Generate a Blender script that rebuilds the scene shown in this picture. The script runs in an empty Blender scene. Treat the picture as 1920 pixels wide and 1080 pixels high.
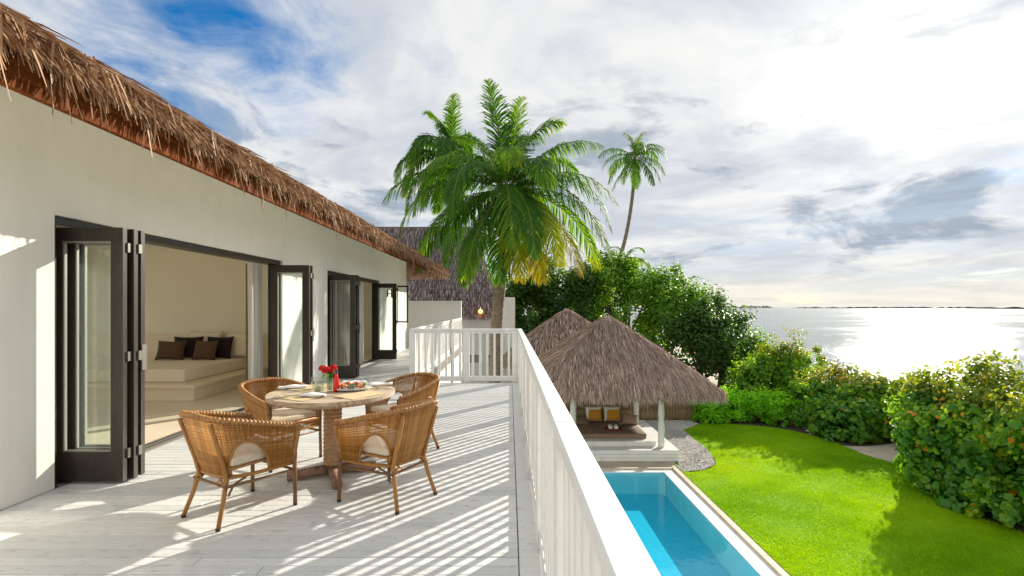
import bpy, bmesh, math, random
import numpy as np
from mathutils import Vector, Matrix, Euler

SC = bpy.context.scene
COL = SC.collection
PI = math.pi
R = math.radians

# ------------------------------------------------------------------ camera
cam_d = bpy.data.cameras.new("camera")
cam_d.sensor_width = 36.0
cam_d.lens = 17.44
cam_d.shift_x = 0.0026
cam_d.shift_y = 0.01875
cam_d.clip_start = 0.05
cam_d.clip_end = 30000
cam = bpy.data.objects.new("camera", cam_d)
cam.location = (0, 0, 1.45)
cam.rotation_euler = (R(90), 0, 0)
COL.objects.link(cam)
SC.camera = cam

# ------------------------------------------------------------------ sun + sky
SUN_AZ, SUN_EL = R(40.4), R(22.3)          # azimuth clockwise from +Y
SDIR = Vector((math.sin(SUN_AZ) * math.cos(SUN_EL), math.cos(SUN_AZ) * math.cos(SUN_EL), math.sin(SUN_EL)))
sun_d = bpy.data.lights.new("sun", 'SUN')
sun_d.energy = 5.0
sun_d.angle = R(0.6)
sun_d.color = (1.0, 0.93, 0.80)
sun = bpy.data.objects.new("sun", sun_d)
sun.rotation_euler = SDIR.to_track_quat('Z', 'Y').to_euler()
sun.location = SDIR * 60
COL.objects.link(sun)

W = bpy.data.worlds.new("World")
SC.world = W
W.use_nodes = True
WN, WL = W.node_tree.nodes, W.node_tree.links
WN.clear()

def wnode(t, **kw):
    n = WN.new(t)
    for k, v in kw.items():
        setattr(n, k, v)
    return n

def wmath(op, a, b=None, c=None, clamp=False):
    n = WN.new('ShaderNodeMath'); n.operation = op; n.use_clamp = clamp
    for i, x in enumerate((a, b, c)):
        if x is None: continue
        if isinstance(x, (int, float)): n.inputs[i].default_value = x
        else: WL.new(x, n.inputs[i])
    return n.outputs[0]

def wmix(fac, a, b):
    n = WN.new('ShaderNodeMix'); n.data_type = 'RGBA'
    if isinstance(fac, (int, float)): n.inputs[0].default_value = fac
    else: WL.new(fac, n.inputs[0])
    for s, x in ((6, a), (7, b)):
        if isinstance(x, tuple): n.inputs[s].default_value = (*x, 1)
        else: WL.new(x, n.inputs[s])
    return n.outputs[2]

def wmap(v, a, b, c=0.0, d=1.0):
    n = WN.new('ShaderNodeMapRange'); n.interpolation_type = 'SMOOTHSTEP'
    WL.new(v, n.inputs[0])
    for i, x in enumerate((a, b, c, d)): n.inputs[i + 1].default_value = x
    return n.outputs[0]

def wnoise(vec, scale, detail, rough, dist, off):
    m = WN.new('ShaderNodeMapping'); m.inputs['Location'].default_value = off
    WL.new(vec, m.inputs['Vector'])
    n = WN.new('ShaderNodeTexNoise'); n.inputs['Scale'].default_value = scale
    n.inputs['Detail'].default_value = detail; n.inputs['Roughness'].default_value = rough
    n.inputs['Distortion'].default_value = dist
    WL.new(m.outputs[0], n.inputs['Vector'])
    return n.outputs[0]

def wdot(vec, d):
    n = WN.new('ShaderNodeVectorMath'); n.operation = 'DOT_PRODUCT'
    WL.new(vec, n.inputs[0]); n.inputs[1].default_value = Vector(d).normalized()
    return n.outputs['Value']

sky = wnode('ShaderNodeTexSky', sky_type='NISHITA')
sky.sun_disc = False
sky.sun_elevation = SUN_EL
sky.sun_rotation = SUN_AZ
sky.air_density = 1.0; sky.dust_density = 0.2; sky.ozone_density = 4.0
hs = wnode('ShaderNodeHueSaturation'); hs.inputs['Saturation'].default_value = 1.45; hs.inputs['Value'].default_value = 0.95
WL.new(sky.outputs[0], hs.inputs['Color'])
tc = wnode('ShaderNodeTexCoord')
dirv = tc.outputs['Generated']
sep = wnode('ShaderNodeSeparateXYZ'); WL.new(dirv, sep.inputs[0])
zc = wmath('ADD', wmath('MAXIMUM', sep.outputs[2], 0.0), 0.10)
cmb = wnode('ShaderNodeCombineXYZ')
WL.new(wmath('DIVIDE', sep.outputs[0], zc), cmb.inputs[0])
WL.new(wmath('DIVIDE', sep.outputs[1], zc), cmb.inputs[1])
plane = cmb.outputs[0]
n_big = wnoise(plane, 0.55, 9, 0.56, 0.35, (3.1, 7.7, 0.0))
n_mid = wnoise(plane, 0.95, 10, 0.58, 0.45, (11.3, 2.2, 4.0))
n_fine = wnoise(plane, 2.6, 8, 0.62, 0.8, (1.7, 5.9, 9.0))
# gaps in the cloud sheet: one above the house, thin ones elsewhere
gap1 = wmap(wdot(dirv, (-0.585, 1.0, 0.53)), 0.970, 0.9995)
cov = wmath('ADD', n_big, wmath('MULTIPLY', wmath('SUBTRACT', n_fine, 0.5), 0.40))
cov = wmath('SUBTRACT', cov, wmath('MULTIPLY', gap1, 0.27))
cover = wmap(cov, 0.10, 0.43)
# cloud brightness: grey-blue undersides to white
lit = wmap(wmath('ADD', n_mid, wmath('MULTIPLY', wmath('SUBTRACT', n_fine, 0.5), 0.30)), 0.34, 0.66)
base = wmix(lit, (0.385, 0.415, 0.46), (0.57, 0.57, 0.565))
# low cumulus and streaks towards the horizon
cmb2 = wnode('ShaderNodeCombineXYZ')
WL.new(wmath('MULTIPLY', sep.outputs[0], 3.0), cmb2.inputs[0])
WL.new(wmath('MULTIPLY', sep.outputs[1], 3.0), cmb2.inputs[1])
WL.new(wmath('MULTIPLY', sep.outputs[2], 8.0), cmb2.inputs[2])
n_cu = wnoise(cmb2.outputs[0], 1.35, 10, 0.60, 0.40, (5.1, 3.3, 1.7))
cu_band = wmath('MULTIPLY', wmap(sep.outputs[2], 0.01, 0.09), wmap(sep.outputs[2], 0.50, 0.26))
dark = wmath('MULTIPLY', wmap(n_cu, 0.535, 0.65), cu_band)
base = wmix(wmath('MULTIPLY', dark, 0.85), base, (0.20, 0.245, 0.31))
cmb3 = wnode('ShaderNodeCombineXYZ')
WL.new(wmath('MULTIPLY', sep.outputs[0], 2.0), cmb3.inputs[0])
WL.new(wmath('MULTIPLY', sep.outputs[1], 2.0), cmb3.inputs[1])
WL.new(wmath('MULTIPLY', sep.outputs[2], 22.0), cmb3.inputs[2])
n_st = wnoise(cmb3.outputs[0], 1.3, 8, 0.6, 0.3, (4.2, 1.1, 0.4))
low = wmap(sep.outputs[2], 0.26, 0.10)
base = wmix(wmath('MULTIPLY', wmath('MULTIPLY', wmap(n_st, 0.50, 0.64), low), 0.55), base, (0.36, 0.45, 0.55))
# warm brightening round the sun and a cream band above the horizon
sd = wmath('MAXIMUM', wdot(dirv, SDIR), 0.0)
glow = wmath('ADD', wmath('MULTIPLY', wmath('POWER', sd, 6.0), 0.03), wmath('MULTIPLY', wmath('POWER', sd, 45.0), 0.20))
glow = wmath('MULTIPLY', glow, wmap(n_mid, 0.30, 0.62, 0.25, 1.0))
hor = wmap(sep.outputs[2], 0.11, 0.0)
cream = wmix(wmath('MULTIPLY', hor, 0.60), base, (0.62, 0.57, 0.46))
gl = wnode('ShaderNodeMix', data_type='RGBA', blend_type='ADD')
gl.inputs[0].default_value = 1.0
WL.new(cream, gl.inputs[6])
gcol = wmix(1.0, (0, 0, 0), (1.0, 0.95, 0.85))
gsc = wnode('ShaderNodeVectorMath', operation='SCALE')
WL.new(gcol, gsc.inputs[0])
WL.new(wmath('MULTIPLY', glow, wmath('SUBTRACT', 1.0, wmath('MULTIPLY', dark, 0.8))), gsc.inputs['Scale'])
WL.new(gsc.outputs[0], gl.inputs[7])
csc = wnode('ShaderNodeVectorMath', operation='SCALE')
WL.new(gl.outputs[2], csc.inputs[0]); csc.inputs['Scale'].default_value = 10.0
final = wmix(cover, hs.outputs[0], csc.outputs[0])
bg = wnode('ShaderNodeBackground'); bg.inputs['Strength'].default_value = 0.1
WL.new(final, bg.inputs['Color'])
wo = wnode('ShaderNodeOutputWorld'); WL.new(bg.outputs[0], wo.inputs['Surface'])

SC.view_settings.view_transform = 'Standard'
SC.view_settings.look = 'None'
SC.view_settings.exposure = 0.66
SC.view_settings.gamma = 1.0
SC.view_settings.use_curve_mapping = False
SC.cycles.max_bounces = 10
SC.cycles.diffuse_bounces = 5
SC.cycles.transparent_max_bounces = 24
SC.cycles.sample_clamp_indirect = 6.0
SC.cycles.use_denoising = True

# ------------------------------------------------------------------ materials
def mat_base(name):
    m = bpy.data.materials.new(name); m.use_nodes = True
    nt = m.node_tree
    return m, nt.nodes, nt.links, nt.nodes['Principled BSDF'], nt.nodes['Material Output']

def nmath(N, L, op, a, b=None):
    n = N.new('ShaderNodeMath'); n.operation = op
    for i, x in enumerate((a, b)):
        if x is None: continue
        if isinstance(x, (int, float)): n.inputs[i].default_value = x
        else: L.new(x, n.inputs[i])
    return n.outputs[0]

def ramp(N, L, src, stops):
    n = N.new('ShaderNodeValToRGB')
    cr = n.color_ramp
    while len(cr.elements) > 1: cr.elements.remove(cr.elements[-1])
    cr.elements[0].position, cr.elements[0].color = stops[0][0], (*stops[0][1], 1)
    for p, c in stops[1:]:
        e = cr.elements.new(p); e.color = (*c, 1)
    L.new(src, n.inputs[0])
    return n.outputs[0]

def noise(N, L, scale, detail=5, rough=0.55, coord='Object', stretch=None, dist=0.0):
    t = N.new('ShaderNodeTexCoord')
    src = t.outputs[coord]
    if stretch:
        mp = N.new('ShaderNodeMapping'); mp.inputs['Scale'].default_value = stretch
        L.new(src, mp.inputs[0]); src = mp.outputs[0]
    n = N.new('ShaderNodeTexNoise')
    n.inputs['Scale'].default_value = scale; n.inputs['Detail'].default_value = detail
    n.inputs['Roughness'].default_value = rough; n.inputs['Distortion'].default_value = dist
    L.new(src, n.inputs['Vector'])
    return n.outputs[0]

def bump(N, L, bsdf, h, strength, dist):
    b = N.new('ShaderNodeBump'); b.inputs['Strength'].default_value = strength
    b.inputs['Distance'].default_value = dist
    L.new(h, b.inputs['Height']); L.new(b.outputs[0], bsdf.inputs['Normal'])

def mat_noise(name, c1, c2, scale=6, rough=0.6, bmp=0.0, bdist=0.01, stretch=None, detail=6, coord='Object', lo=0.35, hi=0.65, spec=0.4):
    m, N, L, B, O = mat_base(name)
    h = noise(N, L, scale, detail, 0.6, coord, stretch)
    L.new(ramp(N, L, h, [(lo, c1), (hi, c2)]), B.inputs['Base Color'])
    B.inputs['Roughness'].default_value = rough
    B.inputs['Specular IOR Level'].default_value = spec
    if bmp: bump(N, L, B, h, bmp, bdist)
    return m

def mat_rnd(name, stops, rough=0.7, attr='rnd', transl=None, spec=0.3, noise_amt=0.0):
    """colour per strand / leaf from the face attribute rnd; optional translucency"""
    m, N, L, B, O = mat_base(name)
    a = N.new('ShaderNodeAttribute'); a.attribute_name = attr
    col = ramp(N, L, a.outputs['Fac'], stops)
    L.new(col, B.inputs['Base Color'])
    B.inputs['Roughness'].default_value = rough
    B.inputs['Specular IOR Level'].default_value = spec
    if transl:
        t = N.new('ShaderNodeBsdfTranslucent')
        tm = N.new('ShaderNodeMix'); tm.data_type = 'RGBA'; tm.blend_type = 'MULTIPLY'; tm.inputs[0].default_value = 1
        L.new(col, tm.inputs[6]); tm.inputs[7].default_value = (*transl[1], 1)
        L.new(tm.outputs[2], t.inputs['Color'])
        mx = N.new('ShaderNodeMixShader'); mx.inputs[0].default_value = transl[0]
        L.new(B.outputs[0], mx.inputs[1]); L.new(t.outputs[0], mx.inputs[2])
        L.new(mx.outputs[0], O.inputs['Surface'])
    return m

def mat_plain(name, c, rough=0.5, metal=0.0, spec=0.5):
    m, N, L, B, O = mat_base(name)
    B.inputs['Base Color'].default_value = (*c, 1)
    B.inputs['Roughness'].default_value = rough; B.inputs['Metallic'].default_value = metal
    B.inputs['Specular IOR Level'].default_value = spec
    return m

def mat_glass(name, tint, ior=1.5, rough=0.0, refl=1.0):
    """thin sheet glass: clear with a fresnel reflection"""
    m, N, L, B, O = mat_base(name)
    N.remove(B)
    t = N.new('ShaderNodeBsdfTransparent'); t.inputs['Color'].default_value = (*tint, 1)
    g = N.new('ShaderNodeBsdfGlossy'); g.inputs['Roughness'].default_value = rough
    f = N.new('ShaderNodeFresnel'); f.inputs['IOR'].default_value = ior
    geo = N.new('ShaderNodeNewGeometry')
    # same reflection from both faces of the sheet
    io = N.new('ShaderNodeMix'); io.data_type = 'FLOAT'
    L.new(geo.outputs['Backfacing'], io.inputs[0]); io.inputs[2].default_value = ior; io.inputs[3].default_value = 1 / ior
    L.new(io.outputs[0], f.inputs['IOR'])
    mx = N.new('ShaderNodeMixShader')
    L.new(nmath(N, L, 'MULTIPLY', f.outputs[0], refl), mx.inputs[0])
    L.new(t.outputs[0], mx.inputs[1]); L.new(g.outputs[0], mx.inputs[2])
    L.new(mx.outputs[0], O.inputs['Surface'])
    return m

M = {}
def mat_deck():
    m, N, L, B, O = mat_base('painted_deck')
    oi = N.new('ShaderNodeObjectInfo')
    g = noise(N, L, 5.0, 8, 0.65, 'Object', (1.0, 18.0, 1.0))
    big = noise(N, L, 1.3, 4, 0.6, 'Object')
    dirt = noise(N, L, 9.0, 8, 0.7, 'Object', (1, 2.5, 1))
    c1 = ramp(N, L, oi.outputs['Random'], [(0, (0.61, 0.62, 0.61)), (0.5, (0.70, 0.71, 0.70)), (1, (0.75, 0.75, 0.72))])
    mx = N.new('ShaderNodeMix'); mx.data_type = 'RGBA'; mx.blend_type = 'MULTIPLY'; mx.inputs[0].default_value = 1
    L.new(c1, mx.inputs[6])
    L.new(ramp(N, L, g, [(0.25, (0.86, 0.86, 0.85)), (0.5, (1, 1, 1))]), mx.inputs[7])
    m2 = N.new('ShaderNodeMix'); m2.data_type = 'RGBA'; m2.blend_type = 'MULTIPLY'; m2.inputs[0].default_value = 1
    L.new(mx.outputs[2], m2.inputs[6])
    L.new(ramp(N, L, dirt, [(0.30, (0.62, 0.60, 0.56)), (0.45, (1, 1, 1))]), m2.inputs[7])
    L.new(m2.outputs[2], B.inputs['Base Color'])
    B.inputs['Roughness'].default_value = 0.48
    bump(N, L, B, g, 0.25, 0.004)
    return m
M['deck'] = mat_deck()
M['white_paint'] = mat_noise('white_paint', (0.71, 0.70, 0.67), (0.82, 0.815, 0.79), 4.5, 0.45, 0.10, 0.003, detail=10, lo=0.28, hi=0.50)
def mat_plaster():
    m, N, L, B, O = mat_base('white_plaster')
    h = noise(N, L, 2.2, 8, 0.6)
    st = noise(N, L, 3.0, 8, 0.65, 'Object', (2.5, 2.5, 0.22))
    fine = noise(N, L, 38.0, 4, 0.6)
    mx = N.new('ShaderNodeMix'); mx.data_type = 'RGBA'; mx.blend_type = 'MULTIPLY'; mx.inputs[0].default_value = 1
    L.new(ramp(N, L, h, [(0.35, (0.83, 0.805, 0.735)), (0.65, (0.87, 0.845, 0.775))]), mx.inputs[6])
    L.new(ramp(N, L, st, [(0.34, (0.972, 0.966, 0.955)), (0.55, (1, 1, 1))]), mx.inputs[7])
    L.new(mx.outputs[2], B.inputs['Base Color'])
    B.inputs['Roughness'].default_value = 0.8
    bump(N, L, B, nmath(N, L, 'ADD', h, nmath(N, L, 'MULTIPLY', fine, 0.25)), 0.22, 0.012)
    return m
M['plaster'] = mat_plaster()
M['plaster2'] = mat_noise('pale_render', (0.74, 0.75, 0.745), (0.81, 0.815, 0.80), 1.2, 0.8, 0.10, 0.01, detail=8)
M['interior'] = mat_noise('warm_interior_paint', (0.90, 0.835, 0.675), (0.92, 0.855, 0.695), 1.2, 0.8)
M['ceiling'] = mat_noise('ceiling_paint', (0.894, 0.861, 0.778), (0.915, 0.882, 0.799), 1.2, 0.8)
M['stone_floor'] = mat_noise('cream_stone', (0.778, 0.670, 0.508), (0.842, 0.734, 0.572), 1.8, 0.35)
M['cream_wood'] = mat_noise('limed_wood', (0.853, 0.721, 0.517), (0.920, 0.796, 0.604), 3.0, 0.5, 0.05, 0.003, (1, 1, 12))
M['cream_fabric'] = mat_noise('cream_fabric', (0.878, 0.772, 0.607), (0.920, 0.820, 0.658), 30, 0.9, 0.1, 0.002)
M['dark_wood'] = mat_noise('dark_stained_wood', (0.020, 0.015, 0.011), (0.038, 0.029, 0.021), 4, 0.38, 0.08, 0.002, (6, 6, 0.8))
M['metal'] = mat_plain('brushed_steel', (0.16, 0.15, 0.135), 0.5, 0.8)
M['track'] = mat_plain('grey_track', (0.30, 0.28, 0.25), 0.45, 0.3)
M['black'] = mat_plain('black_paint', (0.012, 0.012, 0.014), 0.4)
M['glass'] = mat_glass('door_glass', (0.91, 0.95, 0.93), 1.52, 0.0, 1.7)
M['clear_glass'] = mat_glass('tumbler_glass', (0.93, 0.96, 0.95), 1.45)
M['fascia'] = mat_noise('red_timber', (0.098, 0.025, 0.006), (0.180, 0.053, 0.013), 2.0, 0.8, 0.15, 0.004, (10, 0.7, 10), spec=0.08)
M['thatch_house'] = mat_rnd('dry_palm_thatch', [(0, (0.14, 0.065, 0.03)), (0.35, (0.28, 0.15, 0.075)), (0.7, (0.44, 0.28, 0.16)), (1, (0.68, 0.53, 0.38))], 0.75)
M['thatch_grey'] = mat_rnd('weathered_thatch', [(0, (0.194, 0.136, 0.107)), (0.4, (0.402, 0.296, 0.240)), (0.75, (0.610, 0.462, 0.383)), (1, (0.863, 0.698, 0.585))], 0.8)
M['thatch_far'] = mat_rnd('purple_grey_thatch', [(0, (0.157, 0.125, 0.129)), (0.5, (0.300, 0.243, 0.246)), (1, (0.513, 0.427, 0.422))], 0.85)
M['thatch_under'] = mat_noise('thatch_underlay', (0.08, 0.05, 0.035), (0.17, 0.115, 0.08), 9, 0.9, 0.4, 0.03, (1, 1, 1))
M['rattan'] = mat_rnd('honey_rattan', [(0, (0.281, 0.119, 0.021)), (0.5, (0.430, 0.199, 0.040)), (1, (0.543, 0.282, 0.071))], 0.42, spec=0.5)
M['rattan_rim'] = mat_noise('braided_rattan', (0.264, 0.117, 0.030), (0.470, 0.243, 0.084), 26, 0.42)
M['rattan_pole'] = mat_noise('rattan_pole', (0.277, 0.118, 0.025), (0.407, 0.189, 0.046), 7, 0.38, stretch=(1, 1, 0.4))
M['rattan_leg'] = mat_noise('worn_rattan_leg', (0.15, 0.075, 0.032), (0.25, 0.135, 0.062), 9, 0.5, stretch=(1, 1, 0.4))
M['rubber'] = mat_plain('dark_rubber', (0.02, 0.018, 0.016), 0.6)
M['seat_fabric'] = mat_noise('beige_canvas', (0.60, 0.50, 0.36), (0.68, 0.58, 0.43), 40, 0.9, 0.15, 0.002)
M['grey_wood'] = mat_noise('weathered_wood', (0.26, 0.17, 0.10), (0.62, 0.50, 0.36), 5, 0.65, 0.3, 0.004, (1.5, 14, 14), lo=0.3, hi=0.6)
M['rope'] = mat_noise('jute_rope', (0.34, 0.20, 0.105), (0.50, 0.32, 0.185), 22, 0.9, 0.4, 0.004)
M['log'] = mat_noise('driftwood_log', (0.19, 0.10, 0.065), (0.36, 0.22, 0.155), 8, 0.8, 0.5, 0.006, (3, 3, 3))
M['linen'] = mat_plain('white_linen', (0.82, 0.81, 0.78), 0.9)
M['straw'] = mat_noise('straw_mat', (0.55, 0.41, 0.22), (0.70, 0.55, 0.32), 60, 0.85, 0.3, 0.002)
M['porcelain'] = mat_plain('white_porcelain', (0.82, 0.82, 0.80), 0.15)
M['steel'] = mat_plain('cutlery_steel', (0.45, 0.44, 0.42), 0.2, 1.0)
M['flower'] = mat_rnd('red_petals', [(0, (0.55, 0.012, 0.010)), (1, (0.85, 0.05, 0.02))], 0.6, transl=(0.3, (1.0, 0.5, 0.4)))
M['red_drink'] = mat_plain('red_juice', (0.70, 0.02, 0.015), 0.1)
M['candle'] = mat_plain('candle_wax', (0.78, 0.68, 0.42), 0.5)
M['prawn'] = mat_plain('cooked_prawn', (0.72, 0.22, 0.09), 0.35)
M['salad'] = mat_rnd('salad_leaves', [(0, (0.06, 0.20, 0.02)), (0.5, (0.15, 0.33, 0.03)), (1, (0.65, 0.16, 0.03))], 0.5)
M['brown_cloth'] = mat_noise('brown_cushion_cloth', (0.105, 0.058, 0.030), (0.135, 0.075, 0.040), 50, 0.9)
M['black_cloth'] = mat_noise('dark_plum_cloth', (0.016, 0.008, 0.010), (0.026, 0.014, 0.016), 50, 0.9)
M['taupe_cloth'] = mat_noise('taupe_canvas', (0.232, 0.162, 0.105), (0.285, 0.203, 0.135), 30, 0.9)
M['taupe_light'] = mat_noise('faded_taupe_canvas', (0.360, 0.247, 0.180), (0.435, 0.307, 0.232), 30, 0.9)
M['yellow_cloth'] = mat_noise('mustard_cloth', (0.60, 0.285, 0.025), (0.68, 0.335, 0.04), 30, 0.9)
M['red_wood'] = mat_plain('red_lacquer_wood', (0.16, 0.022, 0.012), 0.35)
M['curtain_white'] = mat_rnd('sheer_curtain', [(0, (0.78, 0.76, 0.70)), (1, (0.80, 0.78, 0.72))], 0.9, transl=(0.35, (1, 1, 1)))
M['curtain_tan'] = mat_plain('tan_curtain', (0.45, 0.29, 0.15), 0.9)
M['curtain_brown'] = mat_plain('brown_curtain', (0.16, 0.105, 0.07), 0.9)
M['bamboo'] = mat_noise('dry_bamboo', (0.26, 0.17, 0.08), (0.50, 0.37, 0.19), 3, 0.6, 0.2, 0.01, (4, 4, 1))
M['post'] = mat_noise('whitewashed_post', (0.60, 0.60, 0.56), (0.80, 0.80, 0.76), 3.2, 0.6, 0.2, 0.01, (1, 1, 0.5), lo=0.2, hi=0.45)
M['coping'] = mat_noise('sandstone_coping', (0.52, 0.43, 0.31), (0.63, 0.54, 0.41), 3, 0.7, 0.1, 0.005)
M['pool_ledge'] = mat_noise('white_pool_ledge', (0.74, 0.76, 0.76), (0.80, 0.82, 0.82), 3, 0.5)
M['sand'] = mat_noise('pale_sand', (0.46, 0.39, 0.30), (0.60, 0.53, 0.42), 2.2, 0.95, 0.5, 0.03, detail=10)
M['soil'] = mat_noise('dark_soil', (0.045, 0.032, 0.022), (0.12, 0.085, 0.058), 3.2, 0.95, 0.6, 0.03, detail=10)
M['pebble'] = mat_rnd('white_pebble', [(0, (0.42, 0.40, 0.37)), (0.5, (0.58, 0.56, 0.52)), (1, (0.74, 0.72, 0.68))], 0.75)
M['pebble_bed'] = mat_noise('pebble_bed', (0.34, 0.32, 0.29), (0.56, 0.53, 0.49), 26, 0.9, 0.8, 0.02)
M['turf'] = mat_noise('turf', (0.164, 0.337, 0.003), (0.260, 0.467, 0.004), 1.4, 0.9, 0.5, 0.02, detail=10)
M['grass'] = mat_rnd('grass_blade', [(0, (0.195, 0.425, 0.004)), (0.5, (0.317, 0.575, 0.004)), (1, (0.488, 0.690, 0.006))], 0.6, transl=(0.45, (1.25, 1.1, 0.3)), spec=0.15)
M['bark'] = mat_noise('grey_bark', (0.09, 0.07, 0.05), (0.22, 0.18, 0.14), 6, 0.9, 0.6, 0.02, (2, 2, 0.6))
M['palm_bark'] = mat_noise('palm_bark', (0.15, 0.115, 0.08), (0.33, 0.27, 0.20), 5, 0.9, 0.7, 0.03, (1, 1, 6))
LEAF_T = (0.50, (1.9, 1.6, 0.45))
M['palm_leaf'] = mat_rnd('palm_leaflet', [(0, (0.034, 0.115, 0.024)), (0.45, (0.071, 0.197, 0.024)), (0.8, (0.155, 0.295, 0.024)), (1, (0.358, 0.349, 0.033))], 0.55, transl=LEAF_T, spec=0.22)
M['palm_old'] = mat_rnd('yellowing_palm_leaflet', [(0, (0.125, 0.250, 0.025)), (0.5, (0.300, 0.375, 0.025)), (1, (0.575, 0.425, 0.037))], 0.55, transl=LEAF_T, spec=0.22)
M['palm_dead'] = mat_rnd('dead_palm_leaflet', [(0, (0.14, 0.075, 0.035)), (1, (0.38, 0.24, 0.12))], 0.7)
M['leaf_dark'] = mat_rnd('evergreen_leaf', [(0, (0.026, 0.086, 0.017)), (0.5, (0.058, 0.152, 0.022)), (1, (0.135, 0.243, 0.027))], 0.42, transl=LEAF_T, spec=0.45)
M['leaf_mid'] = mat_rnd('fresh_leaf', [(0, (0.069, 0.206, 0.020)), (0.5, (0.150, 0.338, 0.022)), (1, (0.336, 0.510, 0.027))], 0.42, transl=LEAF_T, spec=0.45)
M['leaf_lime'] = mat_rnd('lime_leaf', [(0, (0.135, 0.385, 0.019)), (0.5, (0.252, 0.595, 0.022)), (1, (0.448, 0.787, 0.031))], 0.42, transl=LEAF_T, spec=0.4)
M['leaf_hib'] = mat_rnd('broad_leaf', [(0, (0.049, 0.201, 0.043)), (0.4, (0.105, 0.305, 0.037)), (0.75, (0.246, 0.454, 0.032)), (0.96, (0.454, 0.593, 0.034)), (1, (0.900, 0.349, 0.043))], 0.36, transl=LEAF_T, spec=0.5)
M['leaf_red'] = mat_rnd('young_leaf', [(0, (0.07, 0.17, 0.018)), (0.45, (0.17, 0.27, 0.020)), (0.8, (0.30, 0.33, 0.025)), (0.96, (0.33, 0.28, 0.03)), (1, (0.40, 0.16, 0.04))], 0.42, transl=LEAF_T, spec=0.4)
def mat_pool():
    m, N, L, B, O = mat_base('turquoise_mosaic')
    t = N.new('ShaderNodeTexCoord')
    br = N.new('ShaderNodeTexBrick'); br.inputs['Scale'].default_value = 1.0
    br.offset = 0.0
    for k, v in (('Brick Width', 0.05), ('Row Height', 0.05), ('Mortar Size', 0.003)): br.inputs[k].default_value = v
    br.inputs['Color1'].default_value = (0.06, 0.52, 0.68, 1); br.inputs['Color2'].default_value = (0.10, 0.60, 0.74, 1)
    br.inputs['Mortar'].default_value = (0.30, 0.68, 0.76, 1)
    L.new(t.outputs['Object'], br.inputs['Vector'])
    L.new(br.outputs['Color'], B.inputs['Base Color'])
    B.inputs['Roughness'].default_value = 0.4
    return m
M['mosaic'] = mat_pool()
def mat_water(name, tint, bscale, bstr, refl=1.0, rough=0.0):
    m = mat_glass(name, tint, 1.33, rough, refl)
    nt = m.node_tree; N, L = nt.nodes, nt.links
    h = noise(N, L, bscale, 3, 0.5, 'Object', (1, 1, 1))
    b = N.new('ShaderNodeBump'); b.inputs['Strength'].default_value = bstr; b.inputs['Distance'].default_value = 0.02
    L.new(h, b.inputs['Height'])
    for n in N:
        if n.type in ('BSDF_GLOSSY', 'FRESNEL'): L.new(b.outputs[0], n.inputs['Normal'])
    return m
M['pool_water'] = mat_water('pool_water', (0.36, 0.86, 0.97), 3.0, 0.34)
def mat_sea():
    m, N, L, B, O = mat_base('sea_water')
    B.inputs['Base Color'].default_value = (0.07, 0.12, 0.14, 1)
    B.inputs['Roughness'].default_value = 0.24
    B.inputs['IOR'].default_value = 1.33
    a = noise(N, L, 0.55, 6, 0.6, 'Object', (1.0, 1.6, 1))
    c = noise(N, L, 0.018, 5, 0.6, 'Object', (0.5, 2.2, 1))
    s = nmath(N, L, 'ADD', a, nmath(N, L, 'MULTIPLY', c, 2.0))
    bump(N, L, B, s, 0.55, 0.35)
    L.new(ramp(N, L, c, [(0.40, (0.09, 0.09, 0.09)), (0.62, (0.18, 0.18, 0.18))]), B.inputs['Roughness'])
    return m
M['sea'] = mat_sea()
M['reef'] = mat_noise('reef_rock', (0.035, 0.04, 0.035), (0.085, 0.09, 0.075), 0.02, 0.9)
def mat_emit(name, c, s):
    m, N, L, B, O = mat_base(name)
    B.inputs['Emission Color'].default_value = (*c, 1); B.inputs['Emission Strength'].default_value = s
    B.inputs['Base Color'].default_value = (0.8, 0.5, 0.2, 1)
    return m
M['bulb'] = mat_emit('lit_bulb', (1.0, 0.34, 0.05), 6.0)

# ------------------------------------------------------------------ helpers
def tag(o, label=None, cat=None, group=None, kind=None):
    if label: o['label'] = label
    if cat: o['category'] = cat
    if group: o['group'] = group
    if kind: o['kind'] = kind
    return o

def link(name, me, mat=None, parent=None, kind=None, smooth=False):
    o = bpy.data.objects.new(name, me)
    COL.objects.link(o)
    if mat is not None and len(me.materials) == 0: me.materials.append(mat)
    if parent is not None: o.parent = parent
    if kind: o['kind'] = kind
    if smooth: me.polygons.foreach_set('use_smooth', [True] * len(me.polygons))
    return o

def empty(name, loc=(0, 0, 0), rz=0.0, label=None, cat=None, group=None):
    o = bpy.data.objects.new(name, None); COL.objects.link(o)
    o.location = loc; o.rotation_euler = (0, 0, rz)
    o.empty_display_size = 0.1
    return tag(o, label, cat, group)

def copy_tree(o, parent=None):
    c = o.copy(); COL.objects.link(c); c.parent = parent
    for ch in [x for x in o.children]: copy_tree(ch, c)
    return c

def np_mesh(name, V, F, rnd=None):
    """fast mesh from arrays; F is (n,k)"""
    me = bpy.data.meshes.new(name)
    V = np.asarray(V, np.float32); F = np.asarray(F, np.int32)
    n, k = F.shape
    me.vertices.add(len(V)); me.vertices.foreach_set('co', V.ravel())
    me.loops.add(n * k); me.loops.foreach_set('vertex_index', F.ravel())
    me.polygons.add(n)
    me.polygons.foreach_set('loop_start', np.arange(0, n * k, k, dtype=np.int32))
    me.polygons.foreach_set('loop_total', np.full(n, k, np.int32))
    me.update(calc_edges=True)
    if rnd is not None:
        a = me.attributes.new('rnd', 'FLOAT', 'FACE'); a.data.foreach_set('value', np.asarray(rnd, np.float32))
    return me

def unit(a):
    return a / np.maximum(np.linalg.norm(a, axis=-1, keepdims=True), 1e-9)

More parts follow.
